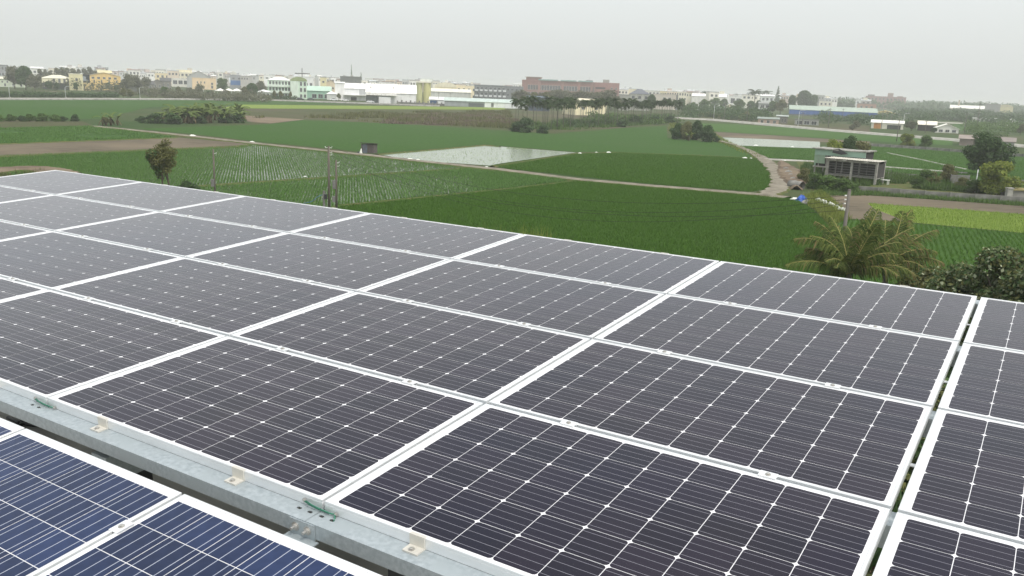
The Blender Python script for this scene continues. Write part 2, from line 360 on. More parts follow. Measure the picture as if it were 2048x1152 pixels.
_, P_f4 = field('paddy_field', [(-60, 315), (470, 293), (505, 288.5), (926, 335), (500, 363), (380, 371), (360, 420), (-60, 420)], 0.02, M_water, 'flooded paddy with seedlings in rows and sky shining between them')
_, P_f5 = field('paddy_field', [(380, 373), (500, 365.5), (927, 337), (1148, 360), (1020, 375.5), (876, 390), (673, 410), (600, 440), (380, 430)], 0.02, M_water, 'flooded paddy with paler seedlings between the wooden poles and the path')
_, P_f6 = field('rice_field', [(673, 411), (876, 391), (1020, 377), (1150, 362), (1300, 376), (1500, 390), (1590, 399), (1625, 420), (1650, 446), (1690, 500), (1690, 620), (600, 620), (600, 442)], 0.02, M_ricefar, 'big dark green rice field right behind the panels')
_, P_f7 = field('crop_field', [(1660, 450), (1700, 440), (1794, 445), (2100, 472), (2200, 640), (1700, 640), (1692, 500)], 0.025, M_ricemid, 'rows of dark green crop behind the coconut palm')
_, P_f8 = field('crop_field', [(1735, 407), (2100, 433), (2100, 471), (1816, 444), (1750, 418)], 0.035, M_yellowgreen, 'bright yellow-green crop field beside the ploughed strip')
_, P_f9 = field('ploughed_field', [(1631, 384), (2100, 414), (2100, 432), (1740, 407), (1815, 443), (1700, 438), (1650, 425), (1640, 398)], 0.03, M_ploughed, 'brown bare strip below the long concrete wall')
_, P_f10 = field('rice_field', [(985, 332), (1152, 308), (1230, 305), (1520, 317), (1545, 345), (1550, 365), (1537, 380), (1500, 383), (1300, 368), (1020, 338)], 0.02, M_ricefar, 'dark green rice field bordered by the curving dirt track')
_, P_f11 = field('paddy_field', [(756, 308), (970, 290), (1000, 293), (1152, 305), (1000, 327), (978, 331), (817, 320)], 0.03, M_waterpale, 'pale flooded paddy with hardly any seedlings')
_, P_f12 = field('rice_field', [(270, 257), (505, 250), (541, 247.5), (607, 240), (754, 246), (860, 252), (1020, 262), (1107, 268), (1267, 255), (1333, 252), (1335, 276), (1432, 284), (1482, 293), (1520, 304), (1520, 315.5), (1230, 303.5), (1152, 304), (1000, 291.5), (970, 288.5), (752, 306.5), (500, 281), (380, 267)], 0.03, M_ricefar, 'largest green rice field stretching to the areca palms')
_, P_r1 = field('rice_field', [(1395, 246), (1500, 250), (1680, 262), (1905, 280), (1905, 291), (1700, 280), (1640, 276), (1420, 262)], 0.03, M_ricemid, 'bright green strip below the pale concrete road')
_, P_r2 = field('ploughed_field', [(1420, 263), (1640, 277), (1740, 283), (1740, 286), (1650, 284), (1425, 273)], 0.035, M_ploughed, 'dark brown strip between the bright green field and the pale paddy')
_, P_r3 = field('paddy_field', [(1425, 274), (1640, 282), (1640, 297), (1470, 291)], 0.03, M_waterpale, 'pale flooded paddy behind the stilt shed')
_, P_r4 = field('rice_field', [(1470, 292), (1632, 298), (1632, 322), (1570, 318), (1540, 316), (1490, 298)], 0.035, M_ricemid, 'small green paddy left of the stilt shed')
_, P_r5 = field('rice_field', [(1735, 292), (2100, 316), (2100, 372), (1745, 350), (1745, 330)], 0.03, M_ricemid, 'green plots between the two concrete walls')
_, P_r6 = field('meadow', [(1590, 318), (1740, 330), (1745, 350), (2100, 374), (2100, 396), (1720, 375), (1640, 383), (1620, 380)], 0.028, M_bank, 'weedy garden ground round the stilt shed')
_, P_r7 = field('meadow', [(1395, 222), (1520, 232), (1740, 252), (1740, 266), (1400, 240)], 0.03, M_fallow, 'rough grass between the pale road and the village')
_, P_r8 = field('rice_field', [(1905, 247), (2100, 254), (2100, 264), (1905, 262)], 0.03, M_ricefar, 'dark green field beyond the white gable house')

def strip(name, pts, width, h, m, label, bankm=None, kind='structure', cat='path', wob=0.12, z0=0.0, seg=10, widths=None):
    """raised strip (path, bank, road) along photographed points, with sloping sides"""
    P = [px(x, y, h) for x, y in pts]; Q = []; Wd = []
    for i in range(len(P) - 1):
        for k in range(seg):
            t = k / seg; Q.append(P[i].lerp(P[i + 1], t)); Wd.append((widths[i] * (1 - t) + widths[i + 1] * t) if widths else width)
    Q.append(P[-1]); Wd.append(widths[-1] if widths else width)
    b = MB(); n = len(Q); r = random.Random(len(name) + int(pts[0][0]))
    for i, q in enumerate(Q):
        t = (Q[min(i + 1, n - 1)] - Q[max(i - 1, 0)]).normalized(); s = Vector((t.y, -t.x, 0)); w = Wd[i] / 2
        a, c = w * (1 + r.uniform(-wob, wob)), w * (1 + r.uniform(-wob, wob)); e = max(0.25, h * 1.2)
        for off, zz in ((-a - e, z0 - 0.05), (-a, h - 0.02), (-a * 0.45, h + r.uniform(-0.03, 0.02) * (wob > 0)), (0, h + 0.03), (c * 0.45, h + r.uniform(-0.03, 0.02) * (wob > 0)), (c, h - 0.02), (c + e, z0 - 0.05)):
            p = q + s * off; b.v.append((p.x, p.y, zz))
    for i in range(n - 1):
        for k in range(6):
            a = i * 7 + k; b.f.append((a, a + 1, a + 8, a + 7)); b.m.append(1 if k in (0, 5) and bankm else 0)
    o = b.build(name, [m, bankm or m]); setp(o, label, cat, kind=kind)
    for f in o.data.polygons:
        if f.normal.z < 0: o.data.flip_normals(); break
    return o
strip('farm_path', [(188, 251.5), (350, 268), (520, 287), (728, 308.5), (855, 323), (1000, 338), (1152, 357.5), (1305, 371), (1430, 381), (1520, 388), (1575, 394)], 2.3, 0.22, M_path, 'long straight dirt path crossing the rice fields', M_bank)
strip('dirt_track', [(1530, 388), (1556, 378), (1563, 362), (1556, 345), (1543, 330), (1528, 318), (1505, 304), (1470, 289), (1440, 281)], 3, 0.25, M_path, 'rutted dirt track curving past the stilt shed', M_bank, widths=[2.2, 2.6, 2.4, 2.4, 2.4, 2.3, 1.6, 1.3, 1.2], wob=0.28)
strip('field_bank', [(380, 372), (500, 364), (926, 336)], 0.5, 0.18, M_bank, 'low earth bank between the two seedling paddies', None, cat='bank')
strip('field_bank', [(600, 441), (673, 410.5), (876, 390.5), (1020, 376), (1149, 361)], 0.5, 0.16, M_bank, 'low earth bank along the big dark rice field', None, cat='bank')
strip('field_bank', [(985, 332), (1152, 306.5), (1230, 304.3), (1400, 310), (1522, 316.5)], 0.7, 0.18, M_bank, 'grassy bank with plastic scraps between two rice fields', None, cat='bank')
strip('field_bank', [(754, 308), (970, 289.5), (1000, 292)], 0.6, 0.16, M_bank, 'bank along the far edge of the pale paddy', None, cat='bank')
strip('field_bank', [(-60, 314.5), (470, 292.5), (500, 288)], 0.8, 0.2, M_bank, 'bank along the lower edge of the ploughed strip', None, cat='bank')
strip('field_bank', [(-60, 289.5), (353, 274.7)], 0.6, 0.15, M_bank, 'bank along the upper edge of the ploughed strip', None, cat='bank')
strip('irrigation_channel', [(1521, 316.5), (1580, 319), (1640, 322)], 0.32, 0.25, M_pale, 'pale concrete channel running to the stilt shed', None, cat='channel', wob=0)
strip('irrigation_channel', [(1745, 331), (1800, 335), (1880, 341), (1935, 345)], 0.32, 0.25, M_pale, 'pale concrete channel running on behind the garden shrubs', None, cat='channel', wob=0)
strip('irrigation_channel', [(1775, 305), (1810, 312), (1850, 320), (1890, 329), (1935, 338)], 0.28, 0.22, M_pale, 'thin concrete channel slanting between two green plots', None, cat='channel', wob=0)
strip('farm_path', [(-60, 346), (0, 338), (60, 334), (95, 338), (125, 346)], 4.0, 0.3, M_soil, 'bare earth bank showing past the far corner of the panels', M_bank)
strip('road', [(-80, 196), (130, 196.3), (350, 197), (525, 198.5), (720, 205), (880, 211)], 7.0, 0.55, M_pale, 'tree-lined town road with lamp posts behind the far rice field', M_conc, cat='road', wob=0)
strip('road', [(1340, 233.5), (1420, 237.5), (1500, 244), (1640, 256.5), (1760, 266), (1905, 277), (2100, 294)], 4.5, 0.7, M_pale, 'pale raised concrete road leading to the village', M_pale, cat='road', wob=0)
strip('road', [(1850, 243), (1920, 245.5), (2000, 249), (2120, 255)], 5.0, 0.5, M_pale, 'far concrete road past the small white house', M_pale, cat='road', wob=0)
strip('dirt_bank', [(1563, 321), (1576, 335), (1586, 352), (1594, 372)], 3.2, 0.55, M_soil, 'reddish earth bank between the dirt track and the shed', M_soil, cat='bank', wob=0.3, widths=[0.4, 2.6, 3.0, 0.3])

# ================================================================== LARGE STRUCTURE: roof array frame of reference
AO = Vector((-2.0505892, 3.61565014, 10.57916946))
AU, AV, AN = Vector((0.85117527, -0.52487468, 0.0026889)), Vector((0.52382607, 0.8497772, 0.05903358)), Vector((-0.0332702, -0.04883941, 0.99825238))
A = Matrix(((AU.x, AV.x, AN.x, AO.x), (AU.y, AV.y, AN.y, AO.y), (AU.z, AV.z, AN.z, AO.z), (0, 0, 0, 1)))
PU, PV, PL, PW = 1.67, 1.01914, 1.657, 0.9955           # panel pitch and size
def arr(u, v, z=0.0): return A @ Vector((u, v, z))
def arr_empty(name, u, v, z=0.0, M2=None):
    o = empty(name); o.matrix_world = A @ Matrix.Translation((u, v, z)) @ (M2 or Matrix.Identity(4)); return o
def toarr(p): return A.inverted() @ p

# the building under the array: deck, walls
ZD = 9.55
dk = MB()
def deck_pt(u, v, z): p = arr(u, v); return (p.x, p.y, z)
cor = [(-9, -6), (6.5, -6), (6.5, 2.3), (-9, 2.3)]
dk.v = [deck_pt(u, v, ZD) for u, v in cor] + [deck_pt(u, v, ZD - 0.22) for u, v in cor]
dk.f = [(0, 1, 2, 3), (7, 6, 5, 4)] + [(i, i + 4, (i + 1) % 4 + 4, (i + 1) % 4) for i in range(4)]; dk.m = [0] * 6
house = setp(empty('own_building', (0, 0, 0)), 'flat concrete rooftop below the solar panels', 'building')
dk.build('roof_deck', M_deck, house)
wl = MB(); c2 = [(-8.8, -5.8), (6.3, -5.8), (6.3, 2.1), (-8.8, 2.1)]
wl.v = [deck_pt(u, v, ZD - 0.23) for u, v in c2] + [deck_pt(u, v, -0.1) for u, v in c2]
wl.f = [(i, i + 4, (i + 1) % 4 + 4, (i + 1) % 4) for i in range(4)]; wl.m = [0] * 4
wl.build('wall', M_conc, house)

# ------------------------------------------------------------------ panel meshes
def ring(b, prof, L, Wd, mi=0):
    """profile [(inset, z)] swept round a rectangle L x Wd centred at the origin"""
    n0 = len(b.v); k = len(prof)
    for sx, sy in ((-1, -1), (1, -1), (1, 1), (-1, 1)):
        for ins, z in prof: b.v.append((sx * (L / 2 - ins), sy * (Wd / 2 - ins), z))
    for c in range(4):
        for i in range(k - 1):
            a = n0 + c * k + i; d = n0 + ((c + 1) % 4) * k + i
            b.f.append((a, d, d + 1, a + 1)); b.m.append(mi)
FP = [(0.030, -0.0400), (0.0, -0.0400), (0.0, -0.0125), (0.0012, -0.0118), (0.0012, -0.0100), (0.0, -0.0094), (0.0, -0.0012), (0.0012, 0.0), (0.0105, 0.0), (0.0112, -0.0006), (0.0112, -0.0040)]
def frame_mesh(name, L, Wd):
    b = MB(); ring(b, FP, L, Wd); return b.mesh(name, M_alu)
def cell_mesh(name, size, cham, bars, bw, mats, along='x'):
    """one cell: bands of silicon and busbars side by side, corners cut (pseudo-square)"""
    h = size / 2; b = MB(); ys = [-h]
    if cham: ys += [-h + cham * 0.35, -h + cham]
    edges = []
    for k in range(bars):
        y = -h + size * (k + 0.5) / bars; edges += [y - bw / 2, y + bw / 2]
    ys += edges + ([h - cham, h - cham * 0.35] if cham else []) + [h]
    def half(y):
        if not cham: return h
        d = h - abs(y)
        return h - cham if d < 1e-9 else (h - cham * 0.35 if d < cham * 0.36 else h)
    for i in range(len(ys) - 1):
        y0, y1 = ys[i], ys[i + 1]; w0, w1 = half(y0), half(y1)
        isbus = any(abs(y0 - edges[2 * k]) < 1e-9 for k in range(bars))
        q = [(-w0, y0, 0), (w0, y0, 0), (w1, y1, 0), (-w1, y1, 0)]
        if along == 'y': q = [(-y, x, z) for x, y, z in q]
        b.add(q, [(0, 1, 2, 3)], 1 if isbus else 0)
    return b.mesh(name, mats)
MONO_FRAME = frame_mesh('mono_frame', PL, PW)
CP = 0.1595
MONO_CELL = cell_mesh('mono_cell', 0.1567, 0.0105, 4, 0.0015, [M_cell, M_bus])
bb = MB(); bb.add([(-PL / 2 + 0.011, -PW / 2 + 0.011, 0), (PL / 2 - 0.011, -PW / 2 + 0.011, 0), (PL / 2 - 0.011, PW / 2 - 0.011, 0), (-PL / 2 + 0.011, PW / 2 - 0.011, 0)], [(0, 1, 2, 3)])
MONO_BACK = bb.mesh('backsheet', M_back)
def visible_panel(u0, v0, u1, v1):
    """does any of the panel fall inside the picture"""
    for i in range(7):
        for j in range(5):
            p = arr(u0 + (u1 - u0) * i / 6, v0 + (v1 - v0) * j / 4) - CAM
            c = W.T @ np.array(p); 
            if c[2] > 0.05:
                x, y = c[0] / c[2] * FPX + 1024, c[1] / c[2] * FPX + 576
                if -20 < x < 2068 and -20 < y < 1172: return True
    return False
ORD = ['first', 'second', 'third', 'fourth', 'fifth', 'sixth', 'seventh']
ROW = ['front row', 'second row', 'third row', 'far row']
def mono_panel(uc, vc, label, group):
    o = arr_empty('solar_panel', uc, vc); setp(o, label, 'solar panel', group)
    inst('frame', MONO_FRAME, o); inst('backsheet', MONO_BACK, o, (0, 0, -0.0032))
    for i in range(10):
        for j in range(6):
            inst('cell', MONO_CELL, o, ((i - 4.5) * CP + 0.0055, (j - 2.5) * CP, -0.0026))
    return o
for j in range(4):
    for i in range(-4, 2):
        uc, vc = (i + 0.5) * PU, (j + 0.5) * PV
        if visible_panel(uc - PL / 2, vc - PW / 2, uc + PL / 2, vc + PW / 2):
            mono_panel(uc, vc, f'dark solar panel in the {ROW[j]} of the main array, {ORD[1 - i]} from the wide gap', 'dark solar panels of the main array')
for j in range(4):
    mono_panel(3.357 + PL / 2, (j + 0.5) * PV - 0.008, f'dark solar panel across the wide gap, in the {ROW[j]}', 'dark solar panels across the wide gap')

# blue panels of the next array, seen end-on in front of the steel channel
TILT = math.radians(2.75); QL, QW = 1.64, 0.986
POLY_FRAME = frame_mesh('poly_frame', QW, QL)
POLY_CELL = cell_mesh('poly_cell', 0.1555, 0, 3, 0.0028, [M_pcell, M_pbus], 'y')
pb = MB(); pb.add([(-QW / 2 + 0.011, -QL / 2 + 0.011, 0), (QW / 2 - 0.011, -QL / 2 + 0.011, 0), (QW / 2 - 0.011, QL / 2 - 0.011, 0), (-QW / 2 + 0.011, QL / 2 - 0.011, 0)], [(0, 1, 2, 3)])
POLY_BACK = pb.mesh('poly_backsheet', M_back)
RT = Matrix.Rotation(TILT, 4, 'X')
def poly_frame_at(uc): return Matrix.Translation((uc, -0.1924, -0.02)) @ RT @ Matrix.Translation((0, -QL / 2, 0))
for k, lab in ((-0.3115, 'blue solar panel cut by the edge of the picture, beside the steel channel'), (0.6885, 'blue solar panel between the other two blue panels'), (1.6905, 'blue solar panel closest to the bolted angle bracket')):
    o = empty('solar_panel'); o.matrix_world = A @ poly_frame_at(k); setp(o, lab, 'solar panel', 'blue solar panels of the near array')
    inst('frame', POLY_FRAME, o); inst('backsheet', POLY_BACK, o, (0, 0, -0.0032))
    for i in range(6):
        for j in range(10):
            inst('cell', POLY_CELL, o, ((i - 2.5) * 0.1585, (j - 4.5) * 0.1585 - 0.012, -0.0026))

# ------------------------------------------------------------------ steel channels with their clamps
def oval(cx, cy, a, b_, n=14): return [(cx + a * math.cos(2 * math.pi * k / n) + (a * 0.7 if math.cos(2 * math.pi * k / n) > 0 else -a * 0.7), cy + b_ * math.sin(2 * math.pi * k / n)) for k in range(n)]
def plate_with_holes(b, x0, x1, y0, y1, z, holes, mi=0):
    bm = bmesh.new(); es = []
    def loop(pts):
        vs = [bm.verts.new((x, y, z)) for x, y in pts]
        for i in range(len(vs)): es.append(bm.edges.new((vs[i], vs[(i + 1) % len(vs)])))
    loop([(x0, y0), (x1, y0), (x1, y1), (x0, y1)])
    for h in holes: loop(h)
    bmesh.ops.triangle_fill(bm, use_beauty=True, use_dissolve=False, edges=es, normal=(0, 0, 1))
    bm.verts.index_update(); n = len(b.v)
    b.v += [tuple(v.co) for v in bm.verts]
    for f in bm.faces: b.f.append(tuple(n + v.index for v in f.verts)); b.m.append(mi)
    bm.free()
def channel_mesh(name, u0, u1, vf, vb, z, depth, holes=()):
    """C-section: holed top flange, front web, bottom lip"""
    b = MB(); t = 0.0032
    plate_with_holes(b, u0, u1, vf, vb, z, holes)
    plate_with_holes(b, u0, u1, vf + t, vb, z - t, holes)
    b.box(u0, u1, vf, vf + t, z - depth, z - 0.0001); b.box(u0, u1, vf + t, vf + 0.055, z - depth, z - depth + t)
    b.box(u0, u1, vb - t, vb, z - 0.02, z - t - 0.0001)
    return b.mesh(name, M_galv)
def mid_clamp_mesh():
    b = MB(); b.box(-0.033, 0.033, -0.0225, 0.0225, 0.0006, 0.0040); b.box(-0.033, 0.033, -0.0095, -0.0065, -0.036, 0.0006); b.box(-0.033, 0.033, 0.0065, 0.0095, -0.036, 0.0006)
    return b.mesh('mid_clamp', M_alu)
def bolt_mesh(r=0.0075, h=0.006):
    b = MB(); b.tube([(0, 0, 0), (0, 0, h * 0.35)], r * 1.5, 14); b.tube([(0, 0, h * 0.3), (0, 0, h), (0, 0, h * 1.12)], [r, r, r * 0.8], 6)
    return b.mesh('bolt', M_bolt)
def end_clamp_mesh():
    b = MB()
    b.box(-0.030, 0.030, -0.034, 0.000, 0.0005, 0.0060)          # foot
    b.box(-0.030, 0.030, -0.0048, 0.0105, 0.0060, 0.0405) if False else b.box(-0.030, 0.030, 0.0055, 0.0112, 0.0005, 0.0412)   # upright leg against the frame
    b.box(-0.030, 0.030, 0.0000, 0.0060, 0.0005, 0.0060)
    b.box(-0.030, 0.030, 0.0060, 0.0200, 0.0412, 0.0445)         # lip over the frame
    return b.mesh('end_clamp', M_clamp)
MID, BOLT, ENDC = mid_clamp_mesh(), bolt_mesh(), end_clamp_mesh()
def clamp(parent, u, v, z, mesh, name='clamp', rz=0.0, bolt=(0, 0, 0.0040)):
    c = inst(name, mesh, parent, (u, v, z), (0, 0, rz)); inst('bolt', BOLT, c, bolt); return c
CU = [(i + q) * PU for i in range(-4, 2) for q in (0.2475, 0.7445)]
ZB = -0.0415                                            # top of the channels
VF, VB = -0.070, 0.075
def front_channel(name, u0, u1, holes, label, cl):
    o = empty(name); o.matrix_world = A; setp(o, label, 'steel channel')
    inst('channel', channel_mesh('channel', u0, u1, VF, VB, ZB, 0.056, [oval(x, -0.018, 0.0062, 0.0062) for x in holes]), o)
    for u in cl: clamp(o, u, 0.0005, ZB, ENDC, 'end_clamp', bolt=(-0.004, -0.018, 0.0060))
    return o
front_channel('steel_channel', -7.5, 1.6615, [1.583, 1.634, -0.069, -0.018], 'galvanised steel channel under the front panels, up to the bolted bracket', [u for u in CU if -3 < u < 1.66])
front_channel('steel_channel', 1.6635, 6.0, [1.688, 1.737, 3.32, 3.40], 'galvanised steel channel going on from the bolted bracket under the front panels', [u for u in CU if u > 1.66])
for j in range(1, 5):
    v = j * PV; o = empty('steel_channel'); o.matrix_world = A
    setp(o, f'galvanised steel channel under the joint between the {ROW[j-1]} and the {ROW[j]}' if j < 4 else 'galvanised steel channel under the far edge of the panels', 'steel channel')
    inst('channel', channel_mesh('channel', -6.75, 6.0, v - 0.052, v + 0.052, ZB, 0.09), o)
    for u in CU + [3.357 + 0.2475 * PU, 3.357 + 0.7445 * PU]:
        if visible_panel(u, v, u + 0.02, v + 0.02):
            if j < 4: clamp(o, u, v, 0.0, MID)
            else: clamp(o, u, v - 0.001, ZB, ENDC, 'end_clamp', math.pi, (0.0, -0.018, 0.0060))
# rafters and columns that carry the channels
for k, u in enumerate((-6.2, -2.9, 0.45, 3.75)):
    o = empty('steel_trestle'); o.matrix_world = A
    setp(o, f'{ORD[k]} dark steel trestle under the array, counted from its far corner', 'trestle', 'steel trestles under the array')
    b = MB(); b.box(u - 0.05, u + 0.05, -0.05, 4.2, -0.26, -0.135); b.build('rafter', M_galv, o)
    for v in (0.12, 3.9):
        zt = arr(u, v, -0.26); base = ZD if v < 1 else 0.0
        b = MB(); b.box(-0.04, 0.04, -0.04, 0.04, base - zt.z, 0)
        p = b.build('column', M_dark, o); p.matrix_world = Matrix.Translation(zt) @ Matrix.Rotation(math.atan2(AU.y, AU.x), 4, 'Z')
o = empty('support_post'); o.location = arr(2.02, 0.0, -0.1); o.rotation_euler = (0, 0, math.atan2(AU.y, AU.x))
setp(o, 'dark post standing on the roof under the steel channel', 'post')
b = MB(); b.box(-0.03, 0.03, -0.03, 0.03, ZD - o.location.z, 0.0); b.build('shaft', M_dark, o); b = MB(); b.box(-0.08, 0.08, -0.08, 0.08, ZD - o.location.z + 0.001, ZD - o.location.z + 0.012); b.build('base_plate', M_dark, o)
# aluminium strips bridging the wide gap
for k, v in enumerate((1.484, 2.497, 3.540)):
    b = MB(); b.box(-0.05, 0.05, -0.012, 0.012, -0.004, 0.0); o = b.build('aluminium_strip', M_alu); o.matrix_world = A @ Matrix.Translation((3.338, v, -0.0405))
    setp(o, f'short aluminium strip bridging the wide gap beside the {ROW[k + 1]}', 'strip')
# clamp between the blue panels
o = empty('rail_clamp'); o.matrix_world = A @ poly_frame_at(1.1905) @ Matrix.Translation((0, QL / 2 - 0.245, 0)); setp(o, 'white clamp bolted over the joint of two blue panels', 'clamp')
inst('plate', MID, o, rot=(0, 0, math.pi / 2)); inst('bolt', BOLT, o, (0, 0, 0.0040))
b = MB(); b.box(-1.9, 1.9, -0.03, 0.03, -0.085, -0.0405); o2 = b.build('support_rail', M_galv); o2.matrix_world = A @ poly_frame_at(0.7) @ Matrix.Translation((0, QL / 2 - 0.245, 0)); setp(o2, 'steel rail hidden under the blue panels', 'rail')
# bolted angle bracket at the channel joint
o = empty('angle_bracket'); o.matrix_world = A @ Matrix.Translation((1.650, VF, ZB)); setp(o, 'steel angle bracket with two bolts at the joint of the channel', 'bracket')
b = MB(); b.box(-0.058, 0.058, -0.0050, -0.0006, -0.060, -0.003); b.build('upright_leg', M_galv, o)
b = MB(); b.box(-0.063, 0.075, -0.15, -0.0052, -0.0645, -0.0600); b.build('flat_leg', M_galv, o)
for du in (-0.030, 0.026):
    n = inst('nut', BOLT, o, (du, -0.0050, -0.030), (math.pi / 2, 0, 0), 1.45)
    t_ = MB(); t_.tube([(0, 0, 0.004), (0, 0, 0.016)], 0.0042, 8); t_.build('bolt_end', M_bolt, n)
# green bonding wires across the panel joints
for lab, u in (('green bonding wire between two front panels by the bracket', 1.67), ('green bonding wire between the two front panels near the picture edge', 0.0)):
    o = empty('bonding_wire'); o.matrix_world = A @ Matrix.Translation((u, 0.0118, 0)); setp(o, lab, 'wire')
    pts = [(-0.085, -0.006, -0.026), (-0.055, -0.010, -0.030), (-0.02, -0.009, -0.0345), (0.02, -0.008, -0.036), (0.055, -0.006, -0.034)]
    b = MB(); b.tube(pts, 0.0027, 7); b.tube([(p[0] + 0.01, p[1] - 0.002, p[2] + 0.005) for p in pts[:4]], 0.0022, 7); b.build('wire', M_gwire, o, smooth=True)
    for q in ((-0.088, -0.004, -0.024), (0.060, -0.004, -0.034)): inst('lug', BOLT, o, q, (math.pi / 2, 0, 0), 0.75)
    if u > 1:
        b = MB(); b.tube([(0.060, -0.010, -0.034), (0.068, -0.018, -0.038), (0.070, -0.026, -0.050), (0.070, -0.026, -0.12)], 0.003, 6); b.build('wire_tail', M_gwire, o, smooth=True)
# black cables lying on the deck
def on_deck(x, y): return px(x, y, ZD + 0.02)
for lab, pts in (('black cable on the roof crossing under the channel', [(20, 862), (60, 840), (80, 825)]), ('black cable beside the first one, bending back under the channel', [(35, 847), (52, 838), (75, 822)]), ('black cable curving along the roof to the channel', [(15, 835), (40, 846), (62, 850), (98, 852), (130, 850)])):
    b = MB(); P = [on_deck(*q) for q in pts]; b.tube(P, 0.012, 6); setp(b.build('cable', M_cable, smooth=True), lab, 'cable')

# ================================================================== CROPS
def inside(P, poly):
    x, y = P[:, 0], P[:, 1]; c = np.zeros(len(P), bool); n = len(poly)
    for i in range(n):
        x0, y0 = poly[i]; x1, y1 = poly[(i + 1) % n]
        t = ((y0 > y) != (y1 > y)) & (x < (x1 - x0) * (y - y0) / (y1 - y0 + 1e-12) + x0); c ^= t
    return c
def vnoise(P, cell, seed):
    """smooth value noise on points"""
    r = np.random.default_rng(seed); G = r.random((64, 64)); q = P / cell; i = np.floor(q).astype(int); f = q - i; f = f * f * (3 - 2 * f)
    g = lambda a, b: G[(i[:, 0] + a) % 64, (i[:, 1] + b) % 64]
    return (g(0, 0) * (1 - f[:, 0]) + g(1, 0) * f[:, 0]) * (1 - f[:, 1]) + (g(0, 1) * (1 - f[:, 0]) + g(1, 1) * f[:, 0]) * f[:, 1]
def crop(name, poly, ang, row, gap, h, blades, spread, m, label, seed, dens=None, width=0.03, ymin=None, inset=0.0, cat='rice', jit=0.12):
    c, s = math.cos(ang), math.sin(ang); R_ = np.array([[c, s], [-s, c]]); Q = poly @ R_.T
    lo, hi = Q.min(0), Q.max(0)
    gx, gy = np.meshgrid(np.arange(lo[0], hi[0], gap), np.arange(lo[1], hi[1], row)); P = np.stack([gx.ravel(), gy.ravel()], 1)
    r = np.random.default_rng(seed); P = P + r.normal(size=P.shape) * np.array([gap, row]) * jit
    P = P @ R_
    P = P[inside(P, poly)]
    # keep what the camera can see
    Z = np.c_[P, np.zeros(len(P))] - np.array([0, 0, CAMH]); cc = Z @ W
    X = cc[:, 0] / cc[:, 2] * FPX + 1024; Y = cc[:, 1] / cc[:, 2] * FPX + 576
    P = P[(X > -30) & (X < 2078) & (Y < 640)]
    if dens is not None: P = P[r.random(len(P)) < dens(P)]
    n = len(P); nb = blades
    B = np.repeat(P, nb, 0); N = len(B); a = r.random(N) * 2 * math.pi; t = r.random(N) ** 0.7 * spread
    hh = h * (0.65 + 0.6 * r.random(N)) * np.repeat(0.8 + 0.4 * r.random(n), nb)
    d = np.stack([np.cos(a), np.sin(a)], 1); sd = np.stack([-d[:, 1], d[:, 0]], 1) * width * (0.6 + 0.8 * r.random((N, 1)))
    base = B + d * 0.02; tip = B + d * (t * hh)[:, None]
    V = np.empty((N, 3, 3)); V[:, 0, :2] = base - sd; V[:, 1, :2] = base + sd; V[:, 2, :2] = tip
    V[:, 0, 2] = V[:, 1, 2] = 0.0; V[:, 2, 2] = hh
    o = inst(name, np_mesh(name, V.reshape(-1, 3), None, m)); setp(o, label, cat, kind='stuff')
    return o
def dir_px(a, b): p, q = px(*a), px(*b); return math.atan2(q.y - p.y, q.x - p.x)
crop('rice_plants', P_f6, dir_px((673, 410), (1020, 376)), 0.20, 0.13, 0.24, 4, 1.0, M_rice, 'dense dark green rice right behind the panels', 1, width=0.026)
crop('rice_plants', P_f10, dir_px((1300, 368), (1020, 338)), 0.25, 0.16, 0.24, 3, 1.0, M_rice, 'dense rice bordered by the dirt track', 2, width=0.036)
def d4(P):
    k = 0.2 + 0.8 * np.clip((vnoise(P, 10, 3) - 0.3) / 0.35, 0, 1); X = P[:, 0] / P[:, 1] * FPX + 1024
    return np.where(X < 400, 1.0, np.clip(k + (520 - X) / 160, 0.48, 1))
crop('rice_seedlings', P_f4, dir_px((560, 370), (545, 310)), 0.34, 0.14, 0.25, 4, 0.8, M_riceyoung, 'rice seedlings in rows standing in shining water', 4, d4, 0.028, jit=0.13)
crop('rice_seedlings', P_f5, dir_px((760, 400), (745, 340)), 0.32, 0.14, 0.28, 4, 0.95, M_riceyoung, 'paler rice seedlings between the poles and the path', 5, lambda P: np.clip(0.45 + 0.9 * vnoise(P, 8, 9), 0, 1), 0.030, jit=0.14)
crop('rice_seedlings', P_f11, dir_px((1000, 327), (1152, 305)), 0.4, 0.3, 0.16, 3, 1.2, M_ricepale, 'thin seedlings in the pale flooded paddy', 6, lambda P: 0.07 + 0.75 * (vnoise(P, 8, 2) > 0.66) * (P[:, 0] > px(1010, 310).x), 0.03)
crop('rice_plants', P_f2, dir_px((0, 288), (353, 275)), 0.5, 0.35, 0.3, 3, 1.0, M_riceyoung, 'rice in the watery paddy beside the ploughed strip', 7, lambda P: 1.0 * (vnoise(P, 11, 5) < 0.7), 0.06)
crop('crop_rows', P_f7, dir_px((1800, 560), (2048, 470)) + 0.35, 0.45, 0.16, 0.26, 4, 1.2, M_rice, 'rows of dark green crop behind the coconut palm', 8, None, 0.030, cat='crop')
crop('lime_crop', P_f8, dir_px((1740, 407), (2048, 429)), 0.34, 0.22, 0.26, 3, 0.9, M_ricelime, 'bright yellow-green crop plants', 9, None, 0.035, cat='crop')
crop('rice_plants', P_r5, dir_px((1745, 330), (1935, 345)), 0.4, 0.25, 0.28, 3, 0.9, M_riceyoung, 'rice between the two concrete walls', 10, None, 0.04)
crop('rice_plants', P_r4, dir_px((1521, 316), (1640, 322)), 0.4, 0.25, 0.28, 3, 0.9, M_riceyoung, 'rice in the small plot left of the stilt shed', 12, None, 0.04)
